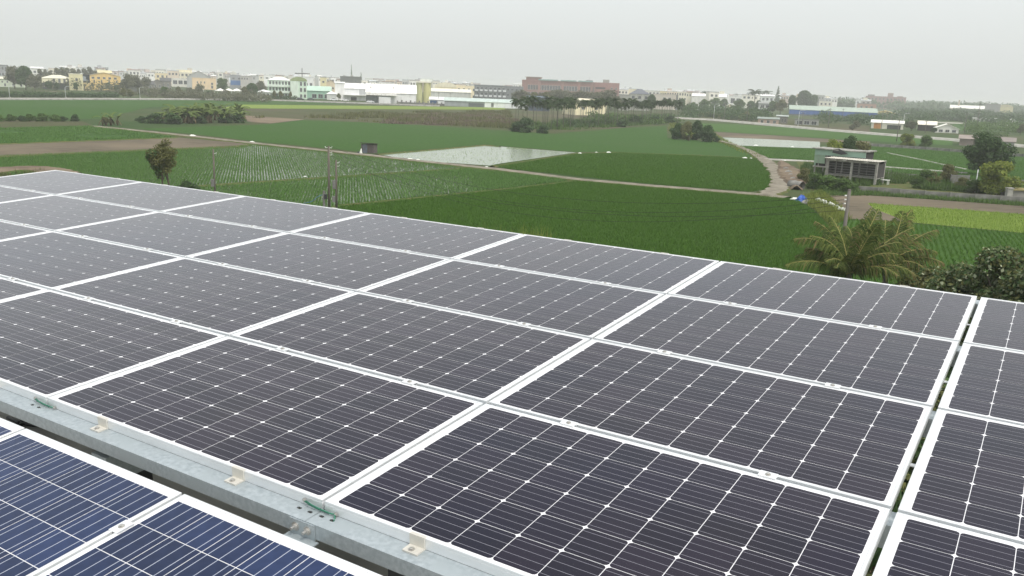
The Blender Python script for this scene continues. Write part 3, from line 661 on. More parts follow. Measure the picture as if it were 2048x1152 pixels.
def grass(name, poly_px, n, h, m, label, seed, width=0.05, spread=0.9, cat='grass', blades=5, patch=None, z=0.0):
    poly = np.array([(px(*q).x, px(*q).y) for q in poly_px]); lo, hi = poly.min(0), poly.max(0); r = np.random.default_rng(seed)
    P = lo + (hi - lo) * r.random((n * 3, 2)); P = P[inside(P, poly)]
    if patch: P = P[vnoise(P, patch, seed) > 0.42]
    P = P[:n]; n = len(P); B = np.repeat(P, blades, 0) + r.normal(size=(n * blades, 2)) * h * 0.25; N = len(B); a = r.random(N) * 6.283
    hh = h * (0.4 + 0.9 * r.random(N)) * np.repeat(0.5 + r.random(n), blades); t = r.random(N) * spread
    d = np.stack([np.cos(a), np.sin(a)], 1); sd = np.stack([-d[:, 1], d[:, 0]], 1) * width * (0.5 + r.random((N, 1)))
    V = np.empty((N, 3, 3)); V[:, 0, :2] = B - sd; V[:, 1, :2] = B + sd; V[:, 2, :2] = B + d * (t * hh)[:, None]; V[:, 0, 2] = V[:, 1, 2] = z; V[:, 2, 2] = z + hh
    return setp(inst(name, np_mesh(name, V.reshape(-1, 3), None, m)), label, cat, kind='stuff')
grass('dry_reeds', [(758, 247), (785, 236), (880, 227), (985, 228), (1045, 243), (1030, 250), (950, 252), (860, 250)], 7000, 0.55, M_reed, 'brownish purple dry reeds before the big paddy', 21, 0.12, 1.0, 'reeds', patch=5)
grass('weeds', [(500, 236), (760, 225), (1020, 222), (1030, 258), (860, 249), (610, 238)], 5000, 0.8, M_leafo, 'mixed weeds on the rough scrub field', 22, 0.12, 1.0, 'weeds', patch=9)
grass('weeds', [(1110, 262), (1180, 258), (1345, 246), (1345, 236), (1030, 246), (1025, 258)], 4500, 0.9, M_leaf, 'green undergrowth at the foot of the areca palms', 23, 0.12, 1.0, 'undergrowth', patch=8)
grass('undergrowth', [(1150, 256), (1345, 245), (1345, 230), (1190, 238), (1100, 246)], 4000, 1.2, M_leafd, 'dark tall undergrowth between the areca stems', 31, 0.16, 0.8, 'undergrowth', patch=6)
grass('weeds', [(1600, 345), (1650, 362), (1720, 372), (2060, 393), (2060, 376), (1760, 352), (1690, 345), (1610, 330)], 7000, 0.75, M_leaf, 'thick weeds in the garden round the stilt shed', 24, 0.06, 1.0, 'weeds', patch=4)
grass('weeds', [(1600, 398), (1640, 384), (1660, 396), (1700, 440), (1660, 450), (1630, 420)], 2600, 0.45, M_leafy, 'grass on the bank beside the blue tarpaulin', 25, 0.035, 1.0, 'grass')
grass('weeds', [(1620, 392), (1760, 392), (2060, 414), (2060, 409), (1720, 385), (1640, 382)], 2200, 0.4, M_leaf, 'weeds along the foot of the concrete wall', 26, 0.04, 1.0, 'weeds')
grass('weeds', [(960, 490), (1100, 490), (1100, 505), (960, 500)], 120, 1.2, M_leafy, 'yellowish weed tips peeping over the far panel edge', 27, 0.03, 0.7, 'weeds')
grass('weeds', [(-40, 352), (90, 344), (370, 395), (650, 440), (650, 470), (300, 440), (-40, 380)], 5000, 0.5, M_leafo, 'ragged grass on the bank beyond the panels', 28, 0.035, 1.0, 'grass', patch=3)
grass('weeds', [(1340, 244), (1420, 262), (1470, 291), (1530, 316), (1510, 318), (1440, 286), (1335, 262)], 1500, 0.5, M_leafy, 'grass along the upper end of the dirt track', 29, 0.05, 1.0, 'grass')
grass('undergrowth', [(1600, 700), (2060, 640), (2500, 900), (2500, 1150), (1700, 1150)], 9000, 1.1, M_leafd, 'tangled undergrowth on the ground below the wide gap', 30, 0.05, 1.0, 'undergrowth')

# ================================================================== TREES, PALMS, SHRUBS
tree_kind('broad', 8.0, 3.4, 3.4, 2600, 0.36, M_leaf, 31, 2.4, 0.22, 18)
tree_kind('dark', 9.0, 3.8, 3.8, 2800, 0.40, M_leafd, 32, 2.6, 0.26, 18)
tree_kind('olive', 7.5, 3.0, 3.0, 2200, 0.34, M_leafo, 33, 2.4, 0.2, 15)
tree_kind('grey', 8.0, 3.6, 3.6, 1700, 0.34, M_leafgrey, 34, 2.6, 0.2, 16)
tree_kind('bush', 3.2, 2.2, 2.2, 1500, 0.26, M_leafd, 35, 0.4, 0.12, 12)
tree_kind('bushl', 2.8, 2.0, 2.0, 1400, 0.24, M_leaf, 36, 0.3, 0.12, 12)
tree_kind('bamboo', 11.0, 2.2, 2.2, 1500, 0.45, M_leafgrey, 37, 3.0, 0.15, 18, rmin=0.6, rmax=1.3)
tree_kind('mango', 5.4, 3.3, 3.1, 5200, 0.24, M_leafd, 38, 0.7, 0.25, 24, 6, rmin=0.8, rmax=1.3)
tree_kind('mangor', 5.4, 3.3, 3.1, 5200, 0.24, M_leafo, 39, 0.7, 0.25, 24, 6, rmin=0.8, rmax=1.3)
def conifer(key, H, r, n, size, m, seed):
    cs = []
    rr = np.random.default_rng(seed)
    for i in range(26):
        t = i / 25; z = H * (0.12 + 0.86 * t); k = r * (1 - t) ** 0.8 + 0.08
        for q in range(3):
            a = rr.random() * 6.28; cs.append((math.cos(a) * k * 0.55, math.sin(a) * k * 0.55, z, k * 0.5, k * 0.5, H * 0.018, k))
    TREE[key] = (soup_mesh('crown_' + key, [leaf_cloud(cs, n, size, seed)], [m]), trunk_mesh('trunk_' + key, H * 0.8, r * 0.09, 0, seed, M_bark))
conifer('conifer', 14.0, 2.0, 1500, 0.32, M_leafd, 41)
def col(x): return hy(x)
def T(key, x, ybase, ytop, label, name='tree', cat='tree', group=None, wscale=1.0, base=None):
    """tree whose foot shows at row ybase (even if hidden) and whose top shows at ytop"""
    p = px(x, ybase); H = (ybase - ytop) * mpp(p) * math.cos(PITCH)
    mz = {'broad': 8.0, 'dark': 9.0, 'olive': 7.5, 'grey': 8.0, 'bush': 3.2, 'bushl': 2.8, 'bamboo': 11.0, 'conifer': 14.0, 'mango': 5.4, 'mangor': 5.4}[key]
    s = H / mz
    return put_tree(key, p, (s * wscale, s * wscale, s), name, label, cat, group)

# --- slender areca palms in a row before the cream warehouse
def areca_variant(seed):
    r = random.Random(seed); H = 8.2; b = MB()
    pts = [(0, 0, -0.1), (r.uniform(-.1, .1), r.uniform(-.1, .1), H * 0.5), (r.uniform(-.2, .2), r.uniform(-.2, .2), H * 0.86)]
    b.tube(pts, [0.10, 0.08, 0.07], 6); tm = b.mesh('trunk_areca', M_arecabark, True)
    V = []; top = Vector(pts[-1])
    nf = 17
    for k in range(nf):
        az = 6.283 * k / nf + r.uniform(-.3, .3); e0 = r.choice([1.25, 1.0, 0.7, 0.35, 0.1]); Lf = r.uniform(1.9, 2.5); d = Vector((math.cos(az), math.sin(az), 0)); sd = Vector((-d.y, d.x, 0)); p = top.copy(); ang = e0
        for s in range(8):
            st = Lf / 8; q = p + d * math.cos(ang) * st + Vector((0, 0, math.sin(ang) * st)); ang -= 0.24
            ll = 0.85 * math.sin(math.pi * (0.2 + 0.75 * s / 8)); 
            for sg in (-1, 1):
                e = p.lerp(q, 0.6) + sd * sg * ll * 0.8 + d * ll * 0.45 + Vector((0, 0, -ll * 0.38)); V += [p, q, e]
            p = q
    cm = np_mesh('crown_areca', np.array([tuple(v) for v in V]), None, M_areca)
    return cm, tm
AREC = [areca_variant(s) for s in range(5)]
rr = random.Random(5)
spots = []
for i in range(78):
    t = (i % 39) / 38 if i < 39 else ((i % 39) / 38) ** 0.6; x = 1032 + 322 * t; yb = 260 - 14 * t + rr.uniform(-3.5, 2.5) - (6 if rr.random() < 0.35 else 0)
    spots.append((x + rr.uniform(-5, 5), yb))
for k, (x, yb) in enumerate(spots):
    p = px(x, yb); o = empty('areca_palm', p, rr.uniform(0, 6.28)); s = rr.uniform(0.92, 1.2)
    if x < 1040: lab = 'areca palm at the end of the row, behind the round bush'
    elif x > 1346: lab = 'areca palm at the end of the row next to the pale road'
    else: lab = 'slender areca palm standing in the long dense row'
    setp(o, lab, 'palm', 'areca palms in the long row')
    cm, tm = AREC[k % 5]; inst('crown', cm, o, sc=s); inst('trunk', tm, o, sc=s)

# --- banana clump
def banana_leaf(seed, dry=False):
    r = random.Random(seed); b = MB(); L = r.uniform(1.9, 2.5); e = r.uniform(0.9, 1.35) if not dry else -0.6; p = Vector((0, 0, 0)); prev = None; n = 8
    for i in range(n + 1):
        t = i / n; w = 0.30 * math.sin(math.pi * min(1, 0.12 + 0.86 * t)) ** 0.7
        row = [tuple(p + Vector((0, -w, -0.10 * t - w * 0.25))), tuple(p), tuple(p + Vector((0, w, -0.10 * t - w * 0.25)))]
        b.v += row
        if i:
            a = (i - 1) * 3
            for q in range(2): b.f.append((a + q, a + q + 1, a + q + 4, a + q + 3)); b.m.append(0)
        p = p + Vector((math.cos(e), 0, math.sin(e))) * (L / n); e -= r.uniform(0.16, 0.30) if not dry else 0.12
    return b.mesh('banana_leaf', M_bananadry if dry else M_banana)
BLEAF = [banana_leaf(s) for s in range(6)]; BDRY = [banana_leaf(s, True) for s in (11, 12)]
sb = MB(); sb.tube([(0, 0, -0.1), (0.03, 0, 1.2), (0.05, 0.02, 2.5)], [0.16, 0.13, 0.08], 7); BSTEM = sb.mesh('banana_stem', M_bananadry, True)
def banana(x, yb, s, label, group, nl=9, dryn=2):
    o = empty('banana_plant', px(x, yb), rr.uniform(0, 6.28)); setp(o, label, 'banana plant', group)
    inst('stem', BSTEM, o, sc=(s, s, s * .68))
    for k in range(nl): inst('leaf', BLEAF[(k * 5 + int(x)) % 6], o, (0.05 * s, 0.02 * s, 1.62 * s - 0.05 * k), (0, rr.uniform(-.3, .45), 6.283 * k / nl + rr.uniform(-.3, .3)), s * 1.15)
    for k in range(dryn): inst('leaf', BDRY[k % 2], o, (0.03, 0.02, 1.5 * s), (0, 0, rr.uniform(0, 6.28)), s * 0.8)
for i in range(36):
    t = i / 35; x = 325 + 165 * t + rr.uniform(-5, 5); yb = rr.choice([247, 244, 241]) - 2 * abs(t - .5) + rr.uniform(-1, 1)
    s = rr.uniform(0.95, 1.6) * (1.0 if t > 0.15 else 0.75)
    banana(x, yb, s, 'banana plant with arching leaves in the clump by the far road' if 0.06 < t < 0.95 else ('banana plant at the shrubby end of the clump' if t < 0.5 else 'banana plant at the bare-soil end of the clump'), 'banana plants in the clump')
for x, yb, yt, lab in ((285, 246, 233, 'low dark shrub trailing off the end of the banana clump'), (310, 247, 226, 'dark brownish shrub at the shrubby end of the banana clump'), (345, 248, 226, 'dark shrub under the first banana leaves'), (400, 247, 231, 'dark shrub in the middle of the banana clump'), (450, 246, 229, 'rounded dark shrub towards the bare-soil end of the banana clump'), (478, 246, 227, 'rounded dark shrub closing the banana clump')):
    T('bush', x, yb, yt, lab, 'shrub', 'shrub', wscale=1.5)
for x, s, lab in ((205, 0.95, 'withered banana plant with hanging brown leaves'), (222, 1.1, 'half-dry banana plant between two withered ones'), (236, 0.9, 'half-dry banana plant at the start of the dirt path')):
    banana(x, 251, s, lab, 'withered banana plants at the path', 3, 7)
b = MB(); 
T('olive', 212, 252, 233, 'thin reddish bush under the withered banana plants', 'shrub', 'shrub', wscale=1.3)
for k, (x, yt, w) in enumerate(((-5, 227, 1.5), (22, 229, 1.4), (45, 231, 1.4), (60, 228, 1.3), (85, 227, 1.5), (112, 229, 1.5), (126, 232, 1.2), (150, 228, 1.0))):
    T(rr.choice(['bush', 'bushl']), x, 243, yt, ['low green shrub cut by the picture edge', 'low shrub next to the one at the picture edge', 'third low shrub of the row on the far field', 'fourth low shrub of the row on the far field', 'bulky low shrub in the middle of the shrub row', 'sixth low shrub of the row on the far field', 'small seventh shrub of the row on the far field', 'separate dark round shrub ending the row'][k], 'shrub', 'shrub', wscale=w)
# --- bushes among the areca palms and the mango clump
for k, (key, x, yb, yt, w, lab) in enumerate((
    ('bush', 1052, 265, 236, 1.25, 'big round dark bush at the head of the areca row'), ('bush', 1030, 263, 246, 1.2, 'low dark bush on the field side of the round bush'), ('bush', 1085, 267, 249, 1.3, 'dark bush beside the round bush, nearer the palms'),
    ('bushl', 1115, 255, 243, 1.3, 'small green bush under the first areca palms'), ('bush', 1143, 254, 241, 1.3, 'compact dark bush between the areca stems'), ('bush', 1185, 253, 238, 1.4, 'dark bush below the cream warehouse wall'), ('bushl', 1215, 251, 235, 1.5, 'spreading bush under the middle of the palm row'),
    ('bush', 1243, 254, 239, 1.6, 'broad grey-green bush spilling towards the paddy'), ('bush', 1275, 249, 232, 1.5, 'dark bush in the shade of the dense palms'), ('bush', 1310, 247, 232, 1.4, 'dark bush near the end of the palm row'), ('bush', 1340, 246, 231, 1.3, 'dark bush at the roadside end of the palms'))):
    T(key, x, yb, yt, lab, 'shrub', 'shrub', wscale=w)
for key, x, yb, yt, w, lab in (('mango', 1354, 279, 245, 0.9, 'round mango tree at the paddy side of the leafy island'), ('mangor', 1374, 280, 243, 0.9, 'reddish-tipped tree in the middle of the leafy island'), ('mango', 1393, 280, 239, 0.8, 'tallest tree of the leafy island in the paddy'), ('mango', 1413, 284, 249, 1.0, 'dense dark tree at the track side of the leafy island'), ('bush', 1432, 284, 272, 1.0, 'small shrub at the foot of the leafy island')):
    T(key, x, yb, yt, lab, wscale=w)
banana(1378, 282, 0.8, 'small banana plant with pale leaves before the leafy island', None, 7, 1)
# --- roadside tree by the panels (two stems)
p = px(330, 404)
o = empty('two_stemmed_tree', p); setp(o, 'thin-leaved tree with two bare stems standing beyond the panels', 'tree')
m1 = mpp(p)
cl = []
for q in ((-0.05, 5.3, .55), (0.25, 5.55, .5), (-0.35, 5.0, .6), (-0.15, 4.6, .75), (0.5, 4.9, .55), (-0.8, 4.5, .6), (-1.15, 4.15, .5), (-0.95, 3.7, .5), (-0.4, 3.9, .8), (0.2, 4.1, .8), (0.75, 4.35, .6), (1.05, 4.75, .4), (0.6, 3.6, .65), (-0.1, 3.3, .7), (-0.75, 3.2, .45), (-0.6, 2.55, .35), (-0.55, 2.2, .3), (0.15, 2.9, .5), (0.55, 3.0, .4)):
    cl.append((q[0], rr.uniform(-.5, .5), q[1] * 0.965 + 0.2, q[2], q[2], q[2] * 0.8))
soup = leaf_cloud(cl, 5200, 0.085, 77); dk_ = leaf_cloud([c for c in cl if c[0] < -0.5], 900, 0.1, 78)
inst('crown', soup_mesh('crown_thin', [soup, dk_], [M_leafo, M_leafd]), o)
for k, (x0, x1) in enumerate(((-0.25, -0.1), (0.45, 0.35))):
    b = MB(); b.tube([(x0, 0, -0.1), (x0 + 0.05, 0.02, 1.2), (x1, 0, 2.6), (x1 + 0.1, 0.05, 3.8)], [0.11, 0.09, 0.07, 0.03], 7); b.tube([(x1 * .6 + x0 * .4, 0, 1.9), (x1 + (0.35 if k == 0 else -.3), .1, 3.0), (x1 + (0.5 if k == 0 else -.2), .1, 4.3)], [0.05, 0.04, 0.015], 5); b.build('trunk', M_bark, o, smooth=True)
T('bush', 375, 392, 361, 'small dark shrub beyond the panels beside the thin tree', 'shrub', 'shrub', wscale=0.9)
T('bush', 392, 396, 367, 'low dark shrub between the thin tree and the wooden pole', 'shrub', 'shrub', wscale=1.0)

# --- coconut palms behind the far edge of the panels
def frond_mesh(L, e0, droop, seed, dry):
    r = random.Random(seed); b = MB(); n = 22; p = Vector((0, 0, 0)); e = e0; pts = [p.copy()]
    for i in range(n):
        e -= droop / n * (0.4 + 1.2 * i / n); p = p + Vector((math.cos(e), 0, math.sin(e))) * (L / n); pts.append(p.copy())
    b.tube(pts, [0.034 * (1 - 0.9 * i / n) + 0.005 for i in range(n + 1)], 5, 1, False)
    for i in range(5, 4 * n):
        t = i / (4 * n); k = int(t * n); q = pts[k].lerp(pts[min(k + 1, n)], t * n - k); tg = (pts[min(k + 1, n)] - pts[k]).normalized() if k < n else (pts[n] - pts[n - 1]).normalized()
        ll = 1.05 * math.sin(math.pi * min(1.0, 0.16 + 0.84 * t)) ** 0.6 * r.uniform(0.85, 1.1)
        for sg in (-1, 1):
            if r.random() < 0.06: continue
            out = (Vector((0, sg, 0)) * r.uniform(0.55, 0.8) + tg * r.uniform(0.5, 0.8) + Vector((0, 0, r.uniform(-0.35, 0.1)))).normalized()
            m_ = q + out * ll * 0.5; end = q + out * ll * 0.9 + Vector((0, 0, -ll * r.uniform(0.25, 0.7))); wv = tg * 0.026
            mi = 2 if r.random() < dry * 0.55 else 0
            b.add([tuple(q - wv * .6), tuple(q + wv * .6), tuple(m_ + wv), tuple(m_ - wv), tuple(end)], [(0, 1, 2, 3), (3, 2, 4)], mi)
    return b.mesh('frond', [M_palm, M_rachis, M_palmdry])
def coconut(x, dist, zc, fronds, label):
    p = pxd(x, dist); o = empty('coconut_palm', p); setp(o, label, 'palm')
    b = MB(); b.tube([(0.2, 0, -0.2), (0.1, 0, zc * 0.5), (0, 0, zc)], [0.22, 0.17, 0.15], 10); b.build('trunk', M_palebark, o, smooth=True)
    for k, (az, e0, dr, L, dry) in enumerate(fronds):
        inst('frond', frond_mesh(L * 0.88, math.radians(e0), math.radians(dr), k + int(x), dry), o, (0, 0, zc - 0.05), (rr.uniform(-.3, .3), 0, math.radians(az)))
coconut(1683, 45.0, 3.1, [(178, 62, 80, 4.4, .25), (165, 52, 60, 3.1, .5), (188, 30, 55, 4.3, .1), (150, 74, 55, 3.9, .1), (125, 80, 40, 3.7, .05), (100, 76, 60, 3.6, .05), (55, 80, 26, 4.3, .15), (35, 72, 22, 4.4, .05), (275, 82, 30, 3.6, .1), (4, 48, 25, 4.8, .3), (345, 36, 75, 3.9, .35), (205, 10, 45, 3.2, .1), (90, 55, 60, 4, .05), (240, 45, 70, 3.2, .1), (310, 40, 75, 3.3, .25), (20, 55, 40, 3.7, .2), (330, 60, 70, 3.2, .2), (140, 35, 60, 3.6, .1), (170, 72, 75, 3.6, .05), (60, 62, 55, 3.6, .1), (110, 68, 50, 3.8, .0), (260, 60, 60, 3.0, .1), (355, 62, 60, 3.6, .15), (215, 50, 70, 3.2, .1), (10, 25, 50, 3.6, .3)], 'coconut palm with arching fronds closest to the grey concrete pole')
coconut(1758, 48.0, 3.1, [(80, 84, 22, 3.6, .0), (30, 70, 24, 4.0, .3), (8, 48, 35, 4.2, .5), (350, 30, 60, 3.6, .6), (200, 45, 60, 3.4, .4), (160, 60, 60, 3.3, .3), (120, 65, 60, 3.4, .1), (300, 30, 70, 3.2, .6), (330, 5, 40, 3.8, .7), (260, 35, 70, 3, .3), (50, 35, 60, 3.4, .3), (180, 20, 60, 3.0, .5), (60, 72, 45, 3.4, .2), (140, 76, 40, 3.2, .1), (20, 60, 60, 3.4, .4), (340, 50, 70, 3.2, .5)], 'coconut palm with browned fronds next to the flowering bushes')

# --- flowering bushes beyond the far corner of the panels
def big_bush(x, dist, H, rx, ry, n, label, seed, flecks=0.12, lm=None):
    p = pxd(x, dist); o = empty('flowering_bush', p); setp(o, label, 'bush')
    cs = clump_set(seed, 42, rx * 0.9, ry * 0.9, 0.5, H * 0.90, rx * 0.16, rx * 0.34)
    s1 = leaf_cloud(cs, int(n * 0.45), 0.10, seed); s2 = leaf_cloud(cs, int(n * 0.25), 0.10, seed + 1); s3 = leaf_cloud(cs, int(n * 0.3), 0.10, seed + 3); fl = leaf_cloud(cs, int(n * flecks), 0.085, seed + 2, aspect=0.7, shell=0.75, upbias=0.8)
    inst('crown', soup_mesh('crown_flowering', [s1, s2, s3, fl], [lm or M_leafmid, M_leafd, M_leafo, M_fleck]), o)
    inst('stems', trunk_mesh('stems', H * 0.55, 0.12, 7, seed, M_bark), o)
big_bush(1985, 37, 6.3, 2.6, 2.2, 24000, 'tall bush with pale blossom and leaf highlights behind the far corner of the panels', 91)
big_bush(2065, 35, 6.2, 2.4, 2.2, 20000, 'tall blossoming bush cut by the picture edge', 92)
big_bush(1908, 41, 4.7, 2.4, 2.0, 19000, 'lower dark bush between the coconut palms and the blossoming bush', 93, 0.05)
big_bush(1850, 45, 3.6, 2.2, 1.6, 12000, 'low bush under the browned palm fronds', 94, 0.03, M_leafo)
big_bush(2010, 31, 2.9, 2.0, 1.8, 9000, 'dark low bush just beyond the panels across the wide gap', 95, 0.12)
grass('leaf_litter', [(1600, 700), (2060, 640), (2500, 900), (2500, 1150), (1700, 1150)], 4000, 0.4, M_leafdry, 'brown dry leaves on the ground below the wide gap', 32, 0.09, 1.6, 'leaf litter')
big_bush(1820, 25, 2.2, 2.2, 1.8, 8000, 'dark bush deep below the wide gap', 97, 0.02, M_leafd)
big_bush(1900, 30, 2.4, 2.4, 1.8, 8000, 'leafy bush seen down through the wide gap', 96, 0.10, M_leafo)

# ================================================================== TOWN
CP_ = math.cos(PITCH)
_wm = {}
def window_mesh(w, h, frame=(0.62, 0.63, 0.62), hood=False):
    k = (round(w, 2), round(h, 2), hood)
    if k not in _wm:
        b = MB(); t = min(0.12, w * 0.1)
        b.box(-w / 2, w / 2, -0.03, 0.02, -h / 2, h / 2, 1)
        for x0, x1, z0, z1 in ((-w / 2 - t, -w / 2, -h / 2 - t, h / 2 + t), (w / 2, w / 2 + t, -h / 2 - t, h / 2 + t), (-w / 2, w / 2, h / 2, h / 2 + t), (-w / 2, w / 2, -h / 2 - t, -h / 2), (-t / 3, t / 3, -h / 2, h / 2)):
            b.box(x0, x1, -0.10, 0.02, z0, z1, 0)
        if hood: b.box(-w / 2 - 0.2, w / 2 + 0.2, -0.7, 0.0, h / 2 + t, h / 2 + t + 0.12, 0)
        _wm[k] = b.mesh('window', [paint((205, 205, 200)), M_glass])
    return _wm[k]
def roof_part(b, kind, w, d, h, rh, oh=0.4):
    """roof body over a w x d plan at height h (local origin: middle of the front foot, y away)"""
    if kind == 'flat':
        b.box(-w / 2 - 0.15, w / 2 + 0.15, -0.15, d + 0.15, h + 0.001, h + 0.18)
        for x0, x1, y0, y1 in ((-w / 2 - 0.15, w / 2 + 0.15, -0.15, 0.1), (-w / 2 - 0.15, w / 2 + 0.15, d - 0.1, d + 0.15), (-w / 2 - 0.15, -w / 2 + 0.1, 0.1, d - 0.1), (w / 2 - 0.1, w / 2 + 0.15, 0.1, d - 0.1)):
            b.box(x0, x1, y0, y1, h + 0.182, h + max(0.3, rh))
    elif kind == 'gx':
        t = 0.15; b.prism_x([(-oh, h - oh * rh / (d / 2)), (d / 2, h + rh), (d + oh, h - oh * rh / (d / 2)), (d + oh, h - oh * rh / (d / 2) + t), (d / 2, h + rh + t), (-oh, h - oh * rh / (d / 2) + t)], -w / 2 - oh, w / 2 + oh)
    elif kind == 'gy':
        t = 0.15; k = rh / (w / 2); b.prism([(-w / 2 - oh, h - oh * k), (0, h + rh), (w / 2 + oh, h - oh * k), (w / 2 + oh, h - oh * k + t), (0, h + rh + t), (-w / 2 - oh, h - oh * k + t)], -oh, d + oh)
    elif kind == 'hip':
        e = min(w, d) / 2 * 0.9; x0, x1, y0, y1 = -w / 2 - oh, w / 2 + oh, -oh, d + oh
        if w >= d: r0, r1 = (x0 + e, d / 2, h + rh), (x1 - e, d / 2, h + rh)
        else: r0, r1 = (0, y0 + e, h + rh), (0, y1 - e, h + rh)
        vs = [(x0, y0, h + 0.01), (x1, y0, h + 0.01), (x1, y1, h + 0.01), (x0, y1, h + 0.01), r0, r1]
        fs = [(0, 1, 5, 4), (1, 2, 5), (2, 3, 4, 5), (3, 0, 4), (3, 2, 1, 0)] if w >= d else [(0, 1, 4), (1, 2, 5, 4), (2, 3, 5), (3, 0, 4, 5), (3, 2, 1, 0)]
        b.add(vs, fs)
    elif kind == 'barrel':
        n = 12; o_ = [(-(w / 2 + 0.1) * math.cos(math.pi * i / n), h + 0.01 + rh * math.sin(math.pi * i / n)) for i in range(n + 1)]
        b.prism(o_, -0.25, d + 0.2)
    elif kind == 'shed':
        b.prism_x([(-oh, h), (d + oh, h + rh), (d + oh, h + rh + 0.15), (-oh, h + 0.15)], -w / 2 - oh, w / 2 + oh)
def local_house(root, w, d, h, wallm, roof=None, wins=(), side=(), hood=False, wname='wall'):
    b = MB(); b.box(-w / 2, w / 2, 0, d, -0.3, h)
    if roof and roof[0] == 'gx':
        b.prism_x([(0, h), (d, h), (d / 2, h + roof[2] - 0.02)], -w / 2, w / 2)
    if roof and roof[0] == 'gy':
        b.prism([(-w / 2, h), (w / 2, h), (0, h + roof[2] - 0.02)], 0, d)
    if roof and roof[0] == 'shed': b.prism_x([(0, h - 0.01), (d, h - 0.01), (d, h + roof[2] - 0.03)], -w / 2, w / 2)
    b.build(wname, wallm, root)
    if roof:
        r = MB(); roof_part(r, roof[0], w, d, h, roof[2]); r.build('roof', roof[1], root)
    for (n, zf, hf, x0, x1, wf) in wins:
        pw = (x1 - x0) * w / n; me = window_mesh(pw * wf, hf * h, hood=hood)
        for k in range(n): inst('window', me, root, (-w / 2 + x0 * w + pw * (k + 0.5), -0.001, (zf + hf / 2) * h))
    for (sg, n, zf, hf, x0, x1, wf) in side:
        pd = (x1 - x0) * d / n; me = window_mesh(pd * wf, hf * h)
        for k in range(n): inst('window', me, root, (sg * (w / 2 + 0.001), x0 * d + pd * (k + 0.5), (zf + hf / 2) * h), (0, 0, sg * math.pi / 2))
def bld(name, label, xl, xr, yt, yb, depth, wall, roof=None, wins=(), side=(), yaw=0.0, cat='building', group=None, grime=0.85, hood=False):
    """building whose front shows between columns xl, xr and from eaves row yt to foot row yb; roof = (kind, colour, rise in rows)"""
    P = px((xl + xr) / 2, yb); m = mpp(P); w = (xr - xl) * m; h = (yb - yt) * m * CP_
    o = empty(name, P, -math.atan2(P.x, P.y) + math.radians(yaw)); setp(o, label, cat, group)
    rf = (roof[0], paint(roof[1], 0.6), roof[2] * m * CP_) if roof else None
    local_house(o, w, depth, h, paint(wall, 0.8, grime), rf, wins, side, hood)
    return o, w, h, m
def addbox(o, name, x0, x1, y0, y1, z0, z1, rgb=None, m=None):
    b = MB(); b.box(x0, x1, y0, y1, z0, z1); return b.build(name, m or paint(rgb), o)
W1 = [(3, 0.60, 0.2, 0.05, 0.95, 0.5), (3, 0.2, 0.2, 0.05, 0.95, 0.5)]
def rowsw(rows, n, wf=0.5, hf=0.5, x0=0.04, x1=0.96): return [(n, (k + 0.28) / rows, hf / rows, x0, x1, wf) for k in range(rows)]

# ---- left part of the town
bld('warehouse', 'long pale green warehouse with a cream roof at the picture edge', -25, 46, 158, 174, 14, (196, 204, 184), ('gx', (222, 220, 198), 4), [(8, 0.55, 0.2, 0, 1, 0.3), (5, 0.1, 0.35, 0, 1, 0.2)])
bld('apartment_block', 'grey three-storey block over the trees at the picture edge', -8, 17, 131, 166, 12, (150, 152, 156), ('flat', (120, 120, 124), 1.5), rowsw(3, 4, 0.6, 0.5))
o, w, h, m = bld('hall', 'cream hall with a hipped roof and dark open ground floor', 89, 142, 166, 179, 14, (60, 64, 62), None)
addbox(o, 'upper_wall', -w / 2 - 0.2, w / 2, -0.2, 14, h + 0.01, h + 9 * m, (226, 220, 190))
r = MB(); roof_part(r, 'hip', w + 0.6, 14, h + 9 * m, 6.5 * m); r.build('roof', paint((228, 224, 200), 0.6), o)
me = window_mesh(1.1, 2.2)
for x in (-0.1, 0.08, 0.25, 0.38): inst('window', me, o, (x * w, -0.21, h + 4.5 * m))
bld('tower_block', 'narrow cream block joined to the yellow building', 141, 166, 149, 181, 10, (226, 218, 176), ('flat', (230, 226, 200), 1.5), [(1, 0.6, 0.16, 0.4, 0.7, 0.5)])
o, w, h, m = bld('school_hall', 'orange-yellow building with a low gable and small square windows', 180, 240, 152.5, 180.5, 18, (226, 196, 132), ('gy', (236, 222, 178), 7.5), [(5, 0.80, 0.13, 0.08, 0.92, 0.45), (4, 0.52, 0.2, 0.08, 0.98, 0.16)], [(1, 4, 0.6, 0.2, 0.1, 0.9, 0.5)])
addbox(o, 'roof_room', -w * 0.2, w * 0.25, 6, 12, h + 2, h + 11.5 * m, (232, 226, 196))
o, w, h, m = bld('annex', 'low yellow annex carrying the dark billboard', 159, 180, 166.5, 181, 7, (228, 204, 150), ('flat', (226, 210, 170), 0.6), [(1, 0.3, 0.4, 0.42, 0.58, 0.5)])
bb_ = empty('billboard', o.location, o.rotation_euler.z); setp(bb_, 'dark billboard with a pale picture on the yellow annex', 'billboard')
z0 = h + 1.2 * m
addbox(bb_, 'board', -w / 2, w / 2, -0.25, -0.05, z0, z0 + 16 * m, (32, 38, 44))
b = MB(); b.add([(-w * .3, -0.27, z0 + 4 * m), (w * .35, -0.27, z0 + 3 * m), (w * .4, -0.27, z0 + 5 * m), (w * .15, -0.27, z0 + 7 * m), (w * .2, -0.27, z0 + 11 * m), (-w * .02, -0.27, z0 + 13 * m), (-w * .15, -0.27, z0 + 9 * m)], [(0, 1, 2, 3, 4, 5, 6)]); b.build('picture', paint((150, 158, 168)), bb_)
for x in (-w * .4, w * .4): addbox(bb_, 'post', x - .12, x + .12, -0.05, 0.1, h + 0.7 * m, z0 + 15 * m, (60, 60, 60))
